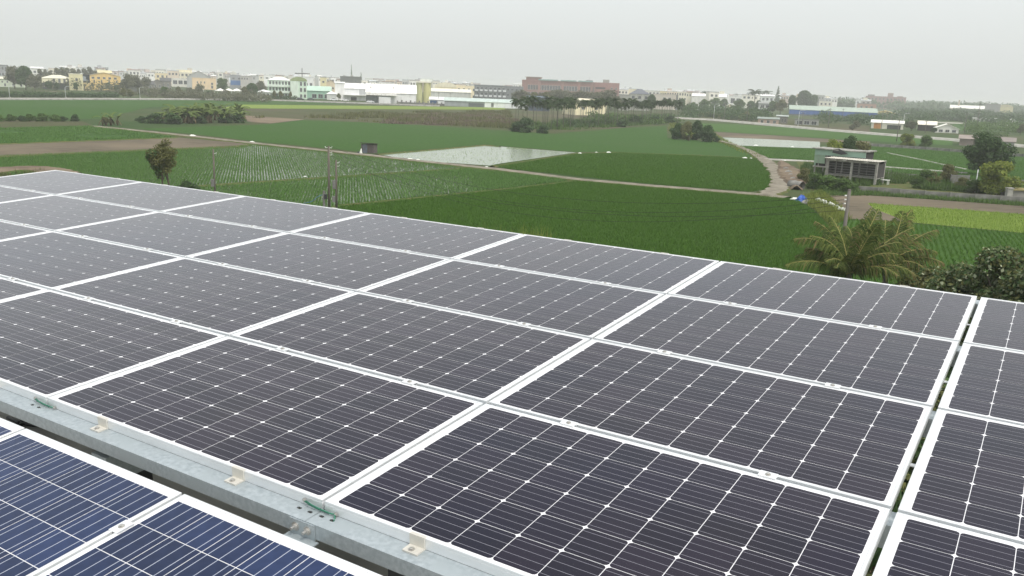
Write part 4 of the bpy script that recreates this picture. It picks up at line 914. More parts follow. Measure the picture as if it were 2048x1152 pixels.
bld('house', 'small white house peeping out between the tall trees', 66, 87, 137, 168, 10, (226, 226, 220), ('gx', (236, 236, 232), 3), [(2, 0.72, 0.12, 0.1, 0.9, 0.5)])
bld('house', 'pale house behind the feathery bamboo', 100, 118, 137, 166, 10, (222, 216, 200), ('flat', (220, 210, 205), 1), [(2, 0.75, 0.12, 0.1, 0.9, 0.5)])
bld('flat_block', 'long grey flat roof far behind the yellow building', 192, 217, 135.5, 165, 12, (165, 168, 170), ('flat', (150, 152, 154), 1), [(4, 0.82, 0.1, 0, 1, 0.5)])
bld('apartment_block', 'white corner house with open balconies left of the cream terraces', 303, 327, 142, 166, 12, (232, 226, 206), ('flat', (222, 214, 204), 1.5), rowsw(3, 2, 0.5, 0.5))
bld('apartment_block', 'pale yellow house in front of the white corner house', 312, 340, 147, 170, 10, (232, 216, 176), ('flat', (230, 222, 196), 1), rowsw(2, 3, 0.45, 0.4))
o, w, h, m = bld('apartment_block', 'tall cream block with a stepped roof in the old town', 346, 394, 146, 172, 14, (228, 222, 200), ('flat', (220, 216, 200), 1.2), rowsw(3, 6, 0.5, 0.5), hood=True)
addbox(o, 'roof_room', -w * .3, w * .3, 3, 10, h + .3, h + 6 * m, (236, 228, 196)); addbox(o, 'stair_tower', w * .12, w * .32, 4, 8, h + 6 * m, h + 10 * m, (206, 200, 190))
bld('workshop', 'grey gabled metal roof between the cream block and the peach house', 376, 420, 154, 176, 16, (176, 178, 176), ('gy', (150, 152, 150), 12))
bld('house', 'peach-coloured house with few small windows', 386, 431, 157, 179, 12, (232, 206, 168), ('flat', (226, 200, 164), 1), [(3, 0.55, 0.17, 0.15, 0.6, 0.28), (1, 0.45, 0.18, 0.76, 0.92, 0.5), (1, 0.12, 0.25, 0.76, 0.92, 0.5)])
o, w, h, m = bld('arcade_house', 'white house with a row of dark open bays', 345, 389, 158, 174, 10, (222, 220, 210), ('flat', (226, 224, 214), 1), [(4, 0.35, 0.45, 0.04, 0.96, 0.75)])
for k, (xl, xr, yt, yb) in enumerate(((283, 308, 168, 180), (305, 326, 165, 179), (322, 342, 162, 178))):
    bld('old_house', ['dark tiled old house nearest the roadside trees', 'dark tiled old house with its gable to the road', 'dark tiled old house against the cream terraces'][k], xl, xr, yt, yb, 9, (120, 116, 108), ('gx' if k != 1 else 'gy', (84, 84, 84), 6), [(2, 0.3, 0.4, 0.1, 0.9, 0.35)], group='old tiled houses')
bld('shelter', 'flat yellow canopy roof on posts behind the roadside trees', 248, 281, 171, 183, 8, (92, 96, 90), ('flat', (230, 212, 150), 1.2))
o, w, h, m = bld('workshop', 'grey block with bright blue lower panels', 461, 497, 151, 178, 12, (150, 154, 158), ('flat', (140, 144, 148), 1), [(3, 0.7, 0.14, 0.05, 0.95, 0.4)])
addbox(o, 'blue_panel', -w * .46, w * .16, -0.15, -0.02, h * .28, h * .62, (58, 108, 168)); addbox(o, 'sign', -w * .55, -w * .47, -0.4, -0.2, h * .45, h * .82, (232, 236, 240))
bld('house', 'white house with a roof shelter behind the blue-panelled workshop', 437, 473, 146, 172, 12, (228, 226, 214), ('flat', (214, 214, 208), 1.4), rowsw(3, 4, 0.5, 0.45))
for k, x in enumerate((441, 458, 474)):
    o = empty('market_canopy', px(x, 192)); setp(o, ['white peaked canopy nearest the lamp post behind the hedge', 'cream peaked canopy in the middle of three behind the hedge', 'pale peaked canopy beside the tall thin pole'][k], 'canopy', 'peaked canopies behind the hedge'); m = mpp(o.location)
    b = MB(); r_ = 9 * m; b.add([(-r_, -r_, 3), (r_, -r_, 3), (r_, r_, 3), (-r_, r_, 3), (0, 0, 3 + 5 * m)], [(0, 1, 4), (1, 2, 4), (2, 3, 4), (3, 0, 4)]); b.build('top', paint((236, 234, 228)), o)
    for sx in (-1, 1):
        for sy in (-1, 1): b = MB(); b.tube([(sx * r_ * .95, sy * r_ * .95, 0), (sx * r_ * .95, sy * r_ * .95, 3.02)], 0.06, 5); b.build('post', M_lamp, o)
# ---- mint green school
o, w, h, m = bld('school', 'mint-green three-storey school with a white slab roof', 537, 583, 160.5, 197, 12, (206, 226, 208), ('hip', (240, 240, 236), 7), rowsw(3, 7, 0.62, 0.52))
for k in (1, 2): addbox(o, 'balcony', -w / 2 - .3, w / 2, -1.3, -0.02, h * k / 3 - .3, h * k / 3 + 1.0, (222, 234, 222))
o, w, h, m = bld('stair_tower', 'mint-green stair tower with an olive barrel roof', 582, 614, 162, 198.5, 13, (206, 226, 208), ('barrel', (150, 164, 118), 8), [(2, 0.10, 0.17, 0.52, 0.98, 0.5), (2, 0.42, 0.2, 0.52, 0.98, 0.5), (2, 0.75, 0.2, 0.52, 0.98, 0.5)])
addbox(o, 'fin', -w * .5, -w * .02, -0.4, -0.02, 0, h * .98, (220, 234, 220))
bld('pavilion', 'small white-roofed pavilion beside the mint-green school', 515, 541, 184, 197.5, 9, (206, 214, 200), ('hip', (236, 238, 234), 5), [(3, 0.2, 0.6, 0.05, 0.95, 0.55)])
o, w, h, m = bld('church', 'white block with a dark horizontal beam and mast on top', 591, 627, 154, 192, 12, (232, 234, 232), ('flat', (226, 228, 226), 1), [(2, 0.55, 0.14, 0.5, 0.98, 0.5)])
addbox(o, 'roof_hall', -w * .35, w * .25, 3, 9, h + .3, h + 8 * m, (236, 238, 236)); addbox(o, 'beam', -w * .5, w * .3, -0.3, 0.3, h + 5.5 * m, h + 7.4 * m, (70, 66, 66)); addbox(o, 'mast', -w * .13, -w * .09, -0.9, -0.45, h, h + 17 * m, (70, 66, 66))
bld('shed', 'long shed with a mint-green sloping roof', 613, 662, 182, 198, 14, (150, 190, 170), ('shed', (186, 214, 196), 9), [(3, 0.1, 0.5, 0.2, 0.95, 0.7)])
bld('tower_house', 'slim pale yellow tower house', 641, 653, 155, 190, 8, (226, 216, 170), ('flat', (170, 172, 170), 2), [(1, 0.7, 0.1, 0.2, 0.8, 0.5)])
bld('house', 'cream house with a rusty gable roof', 652, 672, 166, 190, 10, (222, 206, 180), ('gy', (140, 96, 84), 6), [(2, 0.5, 0.14, 0.1, 0.9, 0.4)])
bld('dark_block', 'dark grey concrete block under the tall lone conifer', 681, 722, 154, 190, 14, (104, 106, 104), ('flat', (112, 112, 110), 1.2), [(4, 0.7, 0.14, 0.6, 1, 0.5)])
T('conifer', 703, 178, 129, 'tall thin conifer rising over the dark grey block', wscale=0.42)
T('conifer', 722, 182, 144, 'dark pointed tree beside the dark grey block', wscale=0.7)
# ---- white factories
bld('factory_block', 'white block at the mint-green end of the factory row', 670, 689, 166, 200, 14, (238, 238, 236), ('shed', (240, 240, 238), 2))
bld('canopy_hall', 'low white hipped canopy in front of the factory', 654, 672, 188, 200, 8, (208, 210, 206), ('hip', (242, 242, 238), 6))
o, w, h, m = bld('factory_hall', 'white factory hall with a grey roller door high on the wall', 688, 734, 177, 201, 16, (236, 237, 238), ('gx', (244, 243, 240), 10), ())
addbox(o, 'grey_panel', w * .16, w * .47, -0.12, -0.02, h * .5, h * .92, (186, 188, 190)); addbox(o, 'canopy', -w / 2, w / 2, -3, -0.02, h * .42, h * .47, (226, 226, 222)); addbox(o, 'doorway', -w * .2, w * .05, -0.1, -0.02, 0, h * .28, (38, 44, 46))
o, w, h, m = bld('factory_hall', 'widest white factory hall with roof vents, next to the silos', 733, 832, 186, 206.5, 20, (238, 238, 236), ('gx', (246, 243, 236), 17), [(6, 0.72, 0.1, 0.02, 0.5, 0.2)])
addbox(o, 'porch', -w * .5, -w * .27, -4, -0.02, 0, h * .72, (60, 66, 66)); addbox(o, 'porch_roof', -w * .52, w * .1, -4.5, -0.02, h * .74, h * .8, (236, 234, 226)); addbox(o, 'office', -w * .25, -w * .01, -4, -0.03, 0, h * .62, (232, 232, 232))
for k in range(6): addbox(o, 'roof_vent', -w * .42 + w * .15 * k, -w * .40 + w * .15 * k, 5 + (k % 3) * 2, 6.5 + (k % 3) * 2, h, h + 15 * m * (0.55 + 0.12 * (k % 3)) + .8, (120, 116, 110))
o = empty('silo_pair', px(846, 205.5)); o.rotation_euler = (0, 0, -math.atan2(o.location.x, o.location.y)); m = mpp(o.location); setp(o, 'pair of olive-yellow silos with a white cap', 'silo')
for x, r_, rgb in ((-7.5 * m, 6.3 * m, (190, 190, 142)), (7.8 * m, 7.6 * m, (202, 198, 140))):
    b = MB(); b.tube([(x, 8 * m, -.3), (x, 8 * m, 40 * m * CP_)], r_, 20); s_ = b.build('silo_body', paint(rgb, 0.6), o, smooth=False)
addbox(o, 'cap', -14 * m, 15.5 * m, 0, 16 * m, 40 * m * CP_ + .01, 41.6 * m, (236, 232, 214)); addbox(o, 'machine_room', -6 * m, 19 * m, 3 * m, 14 * m, 41.7 * m, 47 * m, (226, 230, 222))
bld('cream_hall', 'cream hall with a curved gable behind the silos', 869, 913, 174, 198, 16, (240, 228, 190), ('barrel', (240, 232, 204), 9), [(3, 0.72, 0.12, 0.1, 0.9, 0.2)])
bld('office', 'cream two-storey office between the curved hall and the grey flats', 911, 954, 172, 199, 12, (240, 226, 192), ('flat', (236, 228, 204), 1), rowsw(2, 4, 0.35, 0.35))
bld('warehouse', 'white warehouse with a saw-edged roof right of the silos', 861, 941, 184, 201, 14, (206, 208, 202), ('gx', (230, 228, 214), 6))
o, w, h, m = bld('shed', 'low white shed with a big blue door', 859, 908, 200, 210.5, 10, (230, 232, 232), ('shed', (238, 238, 236), 5)); addbox(o, 'blue_door', -w * .48, -w * .18, -0.15, -0.02, 0, h * .85, (58, 88, 124))
o, w, h, m = bld('flats', 'grey three-storey flats with rows of white balconies', 948, 1013, 172, 205, 14, (120, 124, 128), ('flat', (130, 134, 138), 2), rowsw(3, 7, 0.55, 0.5))
for k in range(3):
    for q in range(7): addbox(o, 'balcony', -w / 2 + w * (q + .18) / 7, -w / 2 + w * (q + .82) / 7, -1.2, -0.12, h * k / 3 + .1, h * k / 3 + 1.3, (222, 224, 226))
bld('flats', 'grey block adjoining the balcony flats', 1010, 1046, 174, 206, 14, (132, 136, 140), ('flat', (150, 152, 154), 1.5), rowsw(3, 4, 0.5, 0.4))
o, w, h, m = bld('long_shed', 'long low shed with a pale green roof and half white wall', 889, 1060, 204, 215, 10, (158, 164, 164), ('gx', (190, 204, 198), 6))
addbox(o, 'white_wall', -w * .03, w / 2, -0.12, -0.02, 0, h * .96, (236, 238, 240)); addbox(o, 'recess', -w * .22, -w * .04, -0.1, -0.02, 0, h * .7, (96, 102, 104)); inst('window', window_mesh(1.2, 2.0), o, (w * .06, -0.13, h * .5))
# ---- brick school
o, w, h, m = bld('brick_school', 'long red-brick school with teal roof strips', 1042, 1236, 164, 203, 16, (146, 106, 100), ('flat', (158, 118, 112), 1.2), [(26, 0.54, 0.24, 0.06, 0.8, 0.8), (26, 0.18, 0.24, 0.02, 0.98, 0.8)], yaw=-3)
for x0, x1 in ((-.33, -.13), (-.10, .06), (.08, .23)): addbox(o, 'teal_roof', w * x0, w * x1, -1.2, 4, h + .5, h + 3.4 * m, (150, 176, 172))
for x in (-.32, -.08, .09, .22): addbox(o, 'pier', w * x - 1.2, w * x + 1.2, -0.9, -0.02, 0, h * 1.01, (160, 120, 112))
addbox(o, 'end_tower', -w * .46, -w * .31, 2, 12, h + .2, h + 6.5 * m, (154, 112, 106)); addbox(o, 'tower_cap', -w * .47, -w * .30, 1, 13, h + 6.5 * m + .01, h + 7.5 * m, (178, 162, 150))
addbox(o, 'roof_box', w * .33, w * .395, 3, 9, h + .2, h + 7 * m, (150, 148, 142)); addbox(o, 'right_wing', w * .25, w * .5, -3.5, -0.92, 0, h * 1.03, (154, 112, 106))
me = window_mesh(1.6, 1.8)
for k in range(3):
    for q in range(2): inst('window', me, o, (w * (.425 + .045 * q), -3.51, h * (.2 + .27 * k)))
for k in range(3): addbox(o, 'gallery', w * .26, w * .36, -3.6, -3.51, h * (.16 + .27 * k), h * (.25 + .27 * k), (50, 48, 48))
b = MB(); b.tube([(w * .19, 6, h), (w * .19, 6, h + 4 * m), (w * .19, 6, h + 5.5 * m)], [6.5 * m, 8 * m, 5 * m], 10); b.build('drum', paint((130, 130, 132)), o); b = MB(); b.tube([(w * .19, 6, h + 5 * m), (w * .19, 6, h + 11 * m)], 0.15, 5); b.build('flagpole', M_lamp, o)
bld('blue_shed', 'dark slate-blue metal shed behind the first areca palms', 1058, 1099, 196, 222, 12, (62, 76, 92), ('shed', (74, 88, 104), 3), yaw=8)
o, w, h, m = bld('cream_warehouse', 'cream gabled warehouse behind the areca palms', 1129, 1234, 207, 231, 22, (238, 228, 192), None)
# gable end towards the viewer's side: build the body by hand, long side and gable seen at an angle
for c_ in list(o.children): bpy.data.objects.remove(c_)
o.rotation_euler.z += math.radians(-24); Lw, Dw = w * 0.66, w * 0.55
local_house(o, Lw, Dw, h * 0.98, paint((238, 228, 192)), ('gy', paint((242, 232, 206), 0.6), 9 * m), [(2, 0.5, 0.2, 0.02, 0.9, 0.15)], [(-1, 3, 0.5, 0.2, 0.0, 1.0, 0.15)])
o.rotation_euler.z += math.radians(52)
# ---- right of the brick school
o, w, h, m = bld('villa', 'grey villa with a hipped roof and white arched windows', 1257, 1297, 188, 221, 12, (176, 176, 168), ('hip', (104, 108, 116), 10), [(3, 0.40, 0.2, 0.04, 0.98, 0.42), (3, 0.70, 0.18, 0.04, 0.98, 0.42)])
for k in range(4): addbox(o, 'pilaster', -w / 2 + w * k / 3 - .3, -w / 2 + w * k / 3 + .3, -0.35, -0.02, 0, h, (192, 192, 184))
bld('annex', 'grey flat annex attached to the villa', 1236, 1258, 190, 221, 10, (168, 168, 160), ('flat', (120, 124, 128), 1), [(2, 0.4, 0.2, 0.05, 0.95, 0.45)])
bld('house', 'cream flat house behind the villa', 1240, 1275, 178, 205, 12, (236, 224, 192), ('flat', (190, 190, 186), 1))
o, w, h, m = bld('house', 'beige block with three dark windows behind the palms', 1305, 1350, 189, 219, 12, (206, 198, 186), ('flat', (200, 192, 182), 1), [(1, 0.62, 0.18, 0.02, 0.14, 0.7), (1, 0.62, 0.18, 0.42, 0.56, 0.7), (1, 0.62, 0.18, 0.64, 0.80, 0.7)]); addbox(o, 'grey_side', w / 2 + .01, w / 2 + 4 * m, 1, 12, 0, h * 1.02, (128, 130, 130))
for k, (xl, xr, rgb) in enumerate(((1287, 1318, (224, 222, 214)), (1316, 1332, (236, 222, 178)), (1331, 1352, (232, 216, 196)), (1350, 1372, (232, 226, 206)), (1371, 1400, (216, 216, 214)))):
    bld('row_house', ['pale row house above the villa roof', 'yellow row house in the cream terrace', 'peach row house in the cream terrace', 'cream row house in the middle of the terrace', 'greyish row house ending the terrace'][k], xl, xr, 182 + k * .6, 212, 10, rgb, ('flat', (210, 208, 200), 1), rowsw(3, 4, 0.5, 0.45), group='cream terrace')
bld('warehouse', 'white warehouse roof above the roadside trees', 1383, 1450, 193, 214, 16, (232, 232, 228), ('gx', (244, 243, 240), 5))
o, w, h, m = bld('white_hall', 'white hall with columns beside the tall royal palm', 1457, 1505, 193, 214, 12, (236, 236, 232), ('flat', (238, 238, 234), 1.2), [(4, 0.35, 0.45, 0.05, 0.95, 0.7)])
bld('house', 'pale houses behind the two conifers', 1512, 1546, 192, 216, 12, (222, 224, 222), ('gx', (236, 236, 234), 3), rowsw(2, 4, 0.5, 0.4))
bld('house', 'small green house by the parked cars', 1431, 1452, 214, 222, 8, (142, 170, 138), ('flat', (150, 176, 146), .6), [(2, 0.3, 0.35, 0.3, 0.95, 0.4)])
bld('house', 'cream gabled hut next to the small green house', 1451, 1466, 212, 222.5, 8, (222, 214, 190), ('gy', (226, 222, 208), 4))
o, w, h, m = bld('house', 'grey two-storey farmhouse with open upper veranda', 1516, 1540, 207, 228, 9, (186, 188, 186), ('gx', (146, 148, 144), 3), [(2, 0.58, 0.26, 0.1, 0.95, 0.6), (2, 0.14, 0.24, 0.1, 0.95, 0.35)]); addbox(o, 'balcony', -w * .52, w * .52, -1.2, -0.02, h * .48, h * .53, (206, 208, 206))
bld('farm_shed', 'low pinkish farm shed beside the pale road', 1516, 1556, 238, 248, 7, (188, 166, 150), ('gx', (140, 150, 142), 3), [(3, 0.2, 0.5, 0.05, 0.95, 0.4)])
bld('farm_shed', 'grey farm shed with a white door beside the pale road', 1553, 1574, 233, 247, 6, (120, 118, 110), ('shed', (168, 176, 170), 2), [(2, 0.2, 0.5, 0.4, 0.9, 0.5)])
bld('shelter', 'open grey carport beside the pale road', 1590, 1636, 240, 250, 7, (150, 152, 146), ('flat', (120, 122, 116), .8), [(3, 0.1, 0.7, 0.05, 0.95, 0.7)])
o, w, h, m = bld('long_factory', 'very long shed with a mint roof and a blue wall band', 1582, 1748, 222, 234, 18, (110, 116, 118), ('gx', (168, 182, 168), 8), yaw=5)
addbox(o, 'blue_band', -w / 2 - .1, w / 2, -0.15, -0.02, h * .25, h * .98, (74, 108, 172)); addbox(o, 'blue_end', w * .42, w / 2 + .05, -0.4, -0.16, 0, h * .7, (56, 72, 104))
bld('yellow_barn', 'yellow barn with a low gable and three windows', 1750, 1788, 226, 233.5, 10, (232, 206, 140), ('gy', (236, 218, 160), 5), [(3, 0.35, 0.4, 0.2, 0.95, 0.3)])
o, w, h, m = bld('white_house', 'white roadside house with an orange door', 1744, 1803, 246, 258, 8, (234, 230, 214), ('gx', (240, 238, 230), 5), ())
addbox(o, 'door', -w * .42, -w * .2, -0.12, -0.02, 0, h * .9, (198, 142, 84)); addbox(o, 'doorway', w * .0, w * .42, -0.1, -0.02, 0, h * .7, (70, 74, 70))
o, w, h, m = bld('red_block', 'reddish-brown block with a square tower on the far right', 1731, 1806, 194, 218, 16, (160, 128, 124), ('flat', (156, 124, 120), 1), rowsw(3, 10, 0.4, 0.4))
addbox(o, 'tower', w * .04, w * .18, 2, 8, h + .2, h + 8 * m, (168, 142, 136)); addbox(o, 'roof_room', -w * .45, -w * .28, 3, 9, h + .2, h + 4 * m, (140, 130, 130)); addbox(o, 'roof_room', w * .28, w * .42, 3, 9, h + .2, h + 2.4 * m, (150, 124, 120))
bld('brick_house', 'low red-brick house under the reddish block', 1714, 1750, 208, 222, 10, (176, 138, 122), ('flat', (140, 130, 124), 1.5), [(3, 0.35, 0.35, 0.1, 0.9, 0.4)])
bld('house', 'white house with dark windows right of the big banyan', 1637, 1662, 203, 222, 10, (230, 226, 212), ('flat', (232, 230, 220), 1), rowsw(2, 3, 0.4, 0.4))
bld('house', 'grey block just right of the big banyan', 1628, 1646, 191, 218, 12, (176, 176, 172), ('flat', (190, 190, 186), 1), rowsw(3, 3, 0.4, 0.4))
o, w, h, m = bld('far_factory', 'far factory with a long white roof and a pinkish front', 1902, 1970, 217, 228.5, 16, (176, 176, 172), ('gx', (240, 238, 230), 6)); addbox(o, 'pink_front', -w / 2, -w * .18, -0.3, -0.02, 0, h, (216, 196, 180)); addbox(o, 'chimney', -w * .3, -w * .26, 6, 7, h, h + 16 * m, (206, 190, 172))
bld('grey_silo_block', 'grey block joined to the yellow round-topped silo', 1969, 1996, 209, 231, 12, (146, 146, 142), ('flat', (138, 130, 126), 1))
bld('silo_block', 'pale yellow round-topped silo block on the far right', 1995, 2022, 214, 232, 12, (222, 214, 172), ('barrel', (214, 206, 170), 5))
bld('farm_row', 'low white farm row with dark open bays', 1944, 1992, 237, 246.5, 8, (196, 196, 192), ('flat', (238, 238, 234), .8), [(6, 0.1, 0.6, 0.04, 0.96, 0.6)])
bld('cottage', 'tiny white gabled cottage at the far road', 2013, 2030, 242, 249.5, 8, (240, 240, 236), ('gy', (240, 240, 238), 4), [(2, 0.35, 0.35, 0.1, 0.9, 0.4)])
bld('gable_house', 'white gabled house facing the pale road', 1872, 1914, 257, 266, 10, (236, 234, 226), ('gy', (242, 240, 230), 8.5), [(3, 0.2, 0.5, 0.1, 0.95, 0.55)], yaw=4)
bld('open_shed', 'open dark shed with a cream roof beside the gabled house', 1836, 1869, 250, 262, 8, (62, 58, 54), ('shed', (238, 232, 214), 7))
bld('barn', 'old grey-brown barn half hidden by the dark tree', 1920, 1962, 278, 292, 7, (142, 130, 122), ('gx', (150, 138, 130), 6))
bld('barn', 'old barn with a weathered roof on the other side of the dark tree', 1990, 2025, 283, 295, 7, (170, 168, 164), ('gx', (138, 128, 122), 7))
# ---- hazy skyline of small houses
hr = random.Random(99)
PAL = [(248, 248, 246), (246, 244, 238), (244, 240, 228), (226, 222, 212), (236, 234, 228), (232, 226, 204), (200, 200, 198), (222, 206, 186), (190, 186, 182), (236, 236, 232), (206, 190, 180), (178, 182, 186)]
def skyline(x0, x1, n):
    for k in range(n):
        x = x0 + (x1 - x0) * (k + hr.random()) / n; yb = hy(x) + hr.choice([15, 18, 22, 26]) + hr.uniform(-1, 1); wd_ = hr.uniform(9, 22); top = hy(x) + hr.uniform(-5, 3.5)
        rows = 3 if yb - top > 20 else 2
        o, w, h, m = bld('town_house', 'small pale flat-roofed house in the hazy town skyline', x - wd_ / 2, x + wd_ / 2, top, yb, hr.uniform(8, 14), hr.choice(PAL), (hr.choice(['flat', 'flat', 'gx', 'shed']), hr.choice([(226, 226, 222), (200, 204, 206), (176, 172, 170), (150, 120, 112)]), hr.uniform(0.8, 2.2)), [(hr.choice([2, 3]), 0.72, 0.14, 0.05, 0.95, 0.5)], yaw=hr.uniform(-20, 20), cat='house', group='hazy town skyline houses')
        if hr.random() < 0.45:
            zt = h + hr.uniform(.3, 1); b = MB(); xx = hr.uniform(-.3, .3) * w; b.tube([(xx, 3, zt), (xx, 3, zt + 1.8)], 0.9, 8); b.build('water_tank', M_lamp, o)
        if hr.random() < 0.35: addbox(o, 'roof_room', -w * .3, w * .1, 2, 6, h + .2, h + 3, hr.choice(PAL))
skyline(120, 225, 8); skyline(225, 540, 34); skyline(540, 960, 52); skyline(985, 1045, 5); skyline(1235, 1300, 6); skyline(1300, 1740, 40)

# ---- town trees
def trees(seq, cat='tree', **kw):
    for key, x, yb, yt, lab, w in seq: T(key, x, yb, yt, lab, wscale=w, **kw)
trees([('grey', 30, 178, 130, 'big hazy tree behind the pale green warehouse', 1.0), ('dark', 52, 180, 129, 'tallest hazy tree between the warehouse and the cream hall', .9), ('grey', 70, 181, 146, 'leafy tree beside the cream hall', 1.0), ('dark', 98, 181, 161, 'round dark tree before the cream hall', 1.1), ('dark', 115, 181, 164, 'second round tree before the cream hall', 1.0),
       ('dark', 152, 182, 164, 'dark round tree before the narrow cream block', .9), ('dark', 217, 182, 164, 'dark tree at the corner of the yellow building', .8), ('dark', 235, 184, 168, 'low dark tree right of the yellow building', 1.2), ('grey', 256, 186, 146, 'hazy tree mass behind the yellow canopy', 1.1), ('grey', 276, 186, 148, 'hazy tree left of the old tiled houses', 1.0), ('grey', 292, 184, 152, 'hazy tree over the old tiled houses', 1.0),
       ('olive', 247, 197.5, 176, 'roadside tree with a thick short stem', .95), ('olive', 262, 197, 178, 'roadside tree next to the thick-stemmed one', .9), ('broad', 300, 193, 177, 'green tree before the old tiled houses', 1.2), ('broad', 330, 194, 172, 'green tree before the cream terraces', 1.2), ('olive', 358, 193, 172, 'yellowish flowering tree by the arcade', .9), ('grey', 380, 193, 174, 'grey-green tree before the peach house', 1.2), ('grey', 400, 192, 166, 'pale tree before the peach house windows', .9), ('dark', 420, 196, 180, 'dark tree right of the peach house', 1.3),
       ('broad', 446, 188, 154, 'bright tree between the peach house and the blue workshop', .9), ('olive', 455, 196, 180, 'olive tree before the blue workshop', 1.2), ('olive', 490, 198, 172, 'olive tree beside the tall thin pole', 1.0), ('dark', 505, 197, 164, 'dark tree left of the white pavilion', 1.0), ('grey', 520, 190, 160, 'hazy tree behind the white pavilion', 1.1),
       ('olive', 549, 199, 180, 'small tree before the mint-green school entrance', .7), ('olive', 562, 199.5, 181, 'second small tree before the mint-green school', .8), ('olive', 581, 200, 182, 'thin tree before the mint-green stair tower', .5), ('olive', 678, 201, 186, 'thin tree before the white factory block', .8)])
for k in range(11):
    x = 82 + k * 11; T('bamboo', x, 172, 128 + rr.uniform(0, 9), ['feathery bamboo at the start of the hazy bamboo row', 'tall feathery bamboo in the hazy row behind the hall'][min(k, 1)], 'bamboo', 'bamboo', 'feathery bamboo row', wscale=rr.uniform(.7, 1.1))
trees([(rr.choice(['grey', 'grey', 'olive']), 1040 + 13 * k, 214 + k * .5, 178 + rr.uniform(-1, 5), 'thin grey-green tree in the grove before the brick school', rr.uniform(1.0, 1.4)) for k in range(15)], group='grove before the brick school')
trees([('dark', 1030, 213, 186, 'dark tree left of the blue shed', 1.0), ('dark', 1302, 226, 186, 'tall dark tree between the villa and the beige block', .7), ('dark', 1362, 224, 195, 'dark tree at the end of the beige block', .9), ('broad', 1386, 224, 203, 'round green tree near the parked cars', 1.1), ('broad', 1408, 221, 197, 'green tree behind the parked cars', 1.2), ('broad', 1430, 219, 194, 'broad green tree behind the small green house', 1.3), ('dark', 1448, 219, 196, 'dark tree behind the cream gabled hut', 1.1), ('broad', 1478, 222, 197, 'green tree before the columned hall', 1.2), ('dark', 1500, 226, 200, 'dark tree left of the grey farmhouse', 1.1), ('dark', 1515, 225, 199, 'dark tree over the grey farmhouse', .9),
       ('broad', 1545, 229, 200, 'green tree beside the grey farmhouse veranda', 1.0), ('olive', 1560, 230, 197, 'pale spreading tree by the long shed', 1.0), ('dark', 1473, 236, 222, 'low dark shrubs by the roadside pole', 1.6), ('olive', 1490, 240, 222, 'brownish thicket by the roadside pole', 1.4), ('dark', 1680, 218, 203, 'dark tree behind the long shed', 1.5), ('dark', 1700, 219, 204, 'second dark tree behind the long shed', 1.5), ('grey', 1822, 262, 240, 'brown-green tree between the white houses', 1.3), ('grey', 1712, 258, 240, 'small bare bush below the long shed', 1.2), ('grey', 1705, 262, 248, 'grey shrub on the rough grass', 1.4),
       ('dark', 1922, 247, 231, 'round dark tree before the far factory', 1.1), ('dark', 1937, 248, 231, 'second round dark tree before the far factory', 1.1), ('conifer', 1985, 248, 231, 'thin dark conifer beside the low farm row', 1.0), ('grey', 2004, 248, 235, 'hazy tree beside the tiny cottage', 1.2), ('dark', 1868, 266, 254, 'dark bush at the corner of the gabled house', 1.4), ('grey', 2040, 270, 246, 'bare thorny tree at the picture edge', .8)])
T('conifer', 1553, 216, 171, 'pointed conifer beside the big banyan', wscale=1.1)
# big banyan
for x, yt, w, lab in ((1605, 178, 1.0, 'big dark banyan towering over the long blue shed'), (1582, 188, .8, 'flank of the banyan grove beside the conifer'), (1626, 187, .8, 'flank of the banyan grove beside the grey block')):
    T('dark', x, 222, yt, lab, 'banyan_tree', wscale=w)
def royal_palm(x, yb, yt, label):
    p = px(x, yb); H = (yb - yt) * mpp(p) * CP_; o = empty('royal_palm', p, rr.uniform(0, 6)); setp(o, label, 'palm'); s = H / 8.2
    cm, tm = AREC[int(x) % 5]; k = s * 1.0; inst('crown', cm, o, (0, 0, 0), sc=(k * 1.7, k * 1.7, k)); inst('trunk', tm, o, sc=(k * 1.8, k * 1.8, k))
royal_palm(1507, 222, 177, 'tall royal palm above the columned hall'); royal_palm(1531, 214, 180, 'smaller royal palm left of the conifer'); royal_palm(1409, 212, 181, 'far palm over the white warehouse')
# far woodland on the horizon and hedges: masses nobody could count
def mass(name, seq, n, size, m, label, seed, cat='trees'):
    cs = []
    for x, d_, h_, r_ in seq: p = pxd(x, d_); cs.append((p.x, p.y, h_ * .5, r_, r_ * .7, h_ * .55, r_))
    return setp(inst(name, soup_mesh(name, [leaf_cloud(cs, n, size, seed)], [m])), label, cat, kind='stuff')
fr = random.Random(4)
mass('far_woodland', [(fr.uniform(1560, 2150), fr.uniform(1100, 2100), fr.uniform(9, 15), fr.uniform(14, 26)) for _ in range(260)], 30000, 2.0, M_leafd, 'hazy blue-green woodland along the horizon', 51, 'woodland')
mass('far_woodland', [(fr.uniform(-80, 1600), fr.uniform(1200, 2300), fr.uniform(9, 14), fr.uniform(14, 26)) for _ in range(90)], 8000, 2.2, M_leafgrey, 'hazy trees between and beyond the town houses', 52, 'woodland')
mass('orchard', [(fr.uniform(1800, 2120), fr.uniform(520, 1000), fr.uniform(4, 7), fr.uniform(7, 13)) for _ in range(110)], 17000, 1.0, M_leafd, 'dark orchards beyond the far factory', 53, 'orchard')
mass('tree_belt', [(fr.uniform(238, 530), fr.uniform(400, 470), fr.uniform(2.5, 5.0), fr.uniform(2.5, 5)) for _ in range(60)], 9000, 0.45, M_leafgrey, 'green belt of roadside trees and shrubs before the town', 54, 'tree belt')
mass('tree_belt', [(fr.uniform(0, 240), fr.uniform(480, 640), fr.uniform(4, 9), fr.uniform(4, 7)) for _ in range(34)], 6000, 0.6, M_leafgrey, 'hazy belt of trees behind the cream hall and the yellow building', 55, 'tree belt')
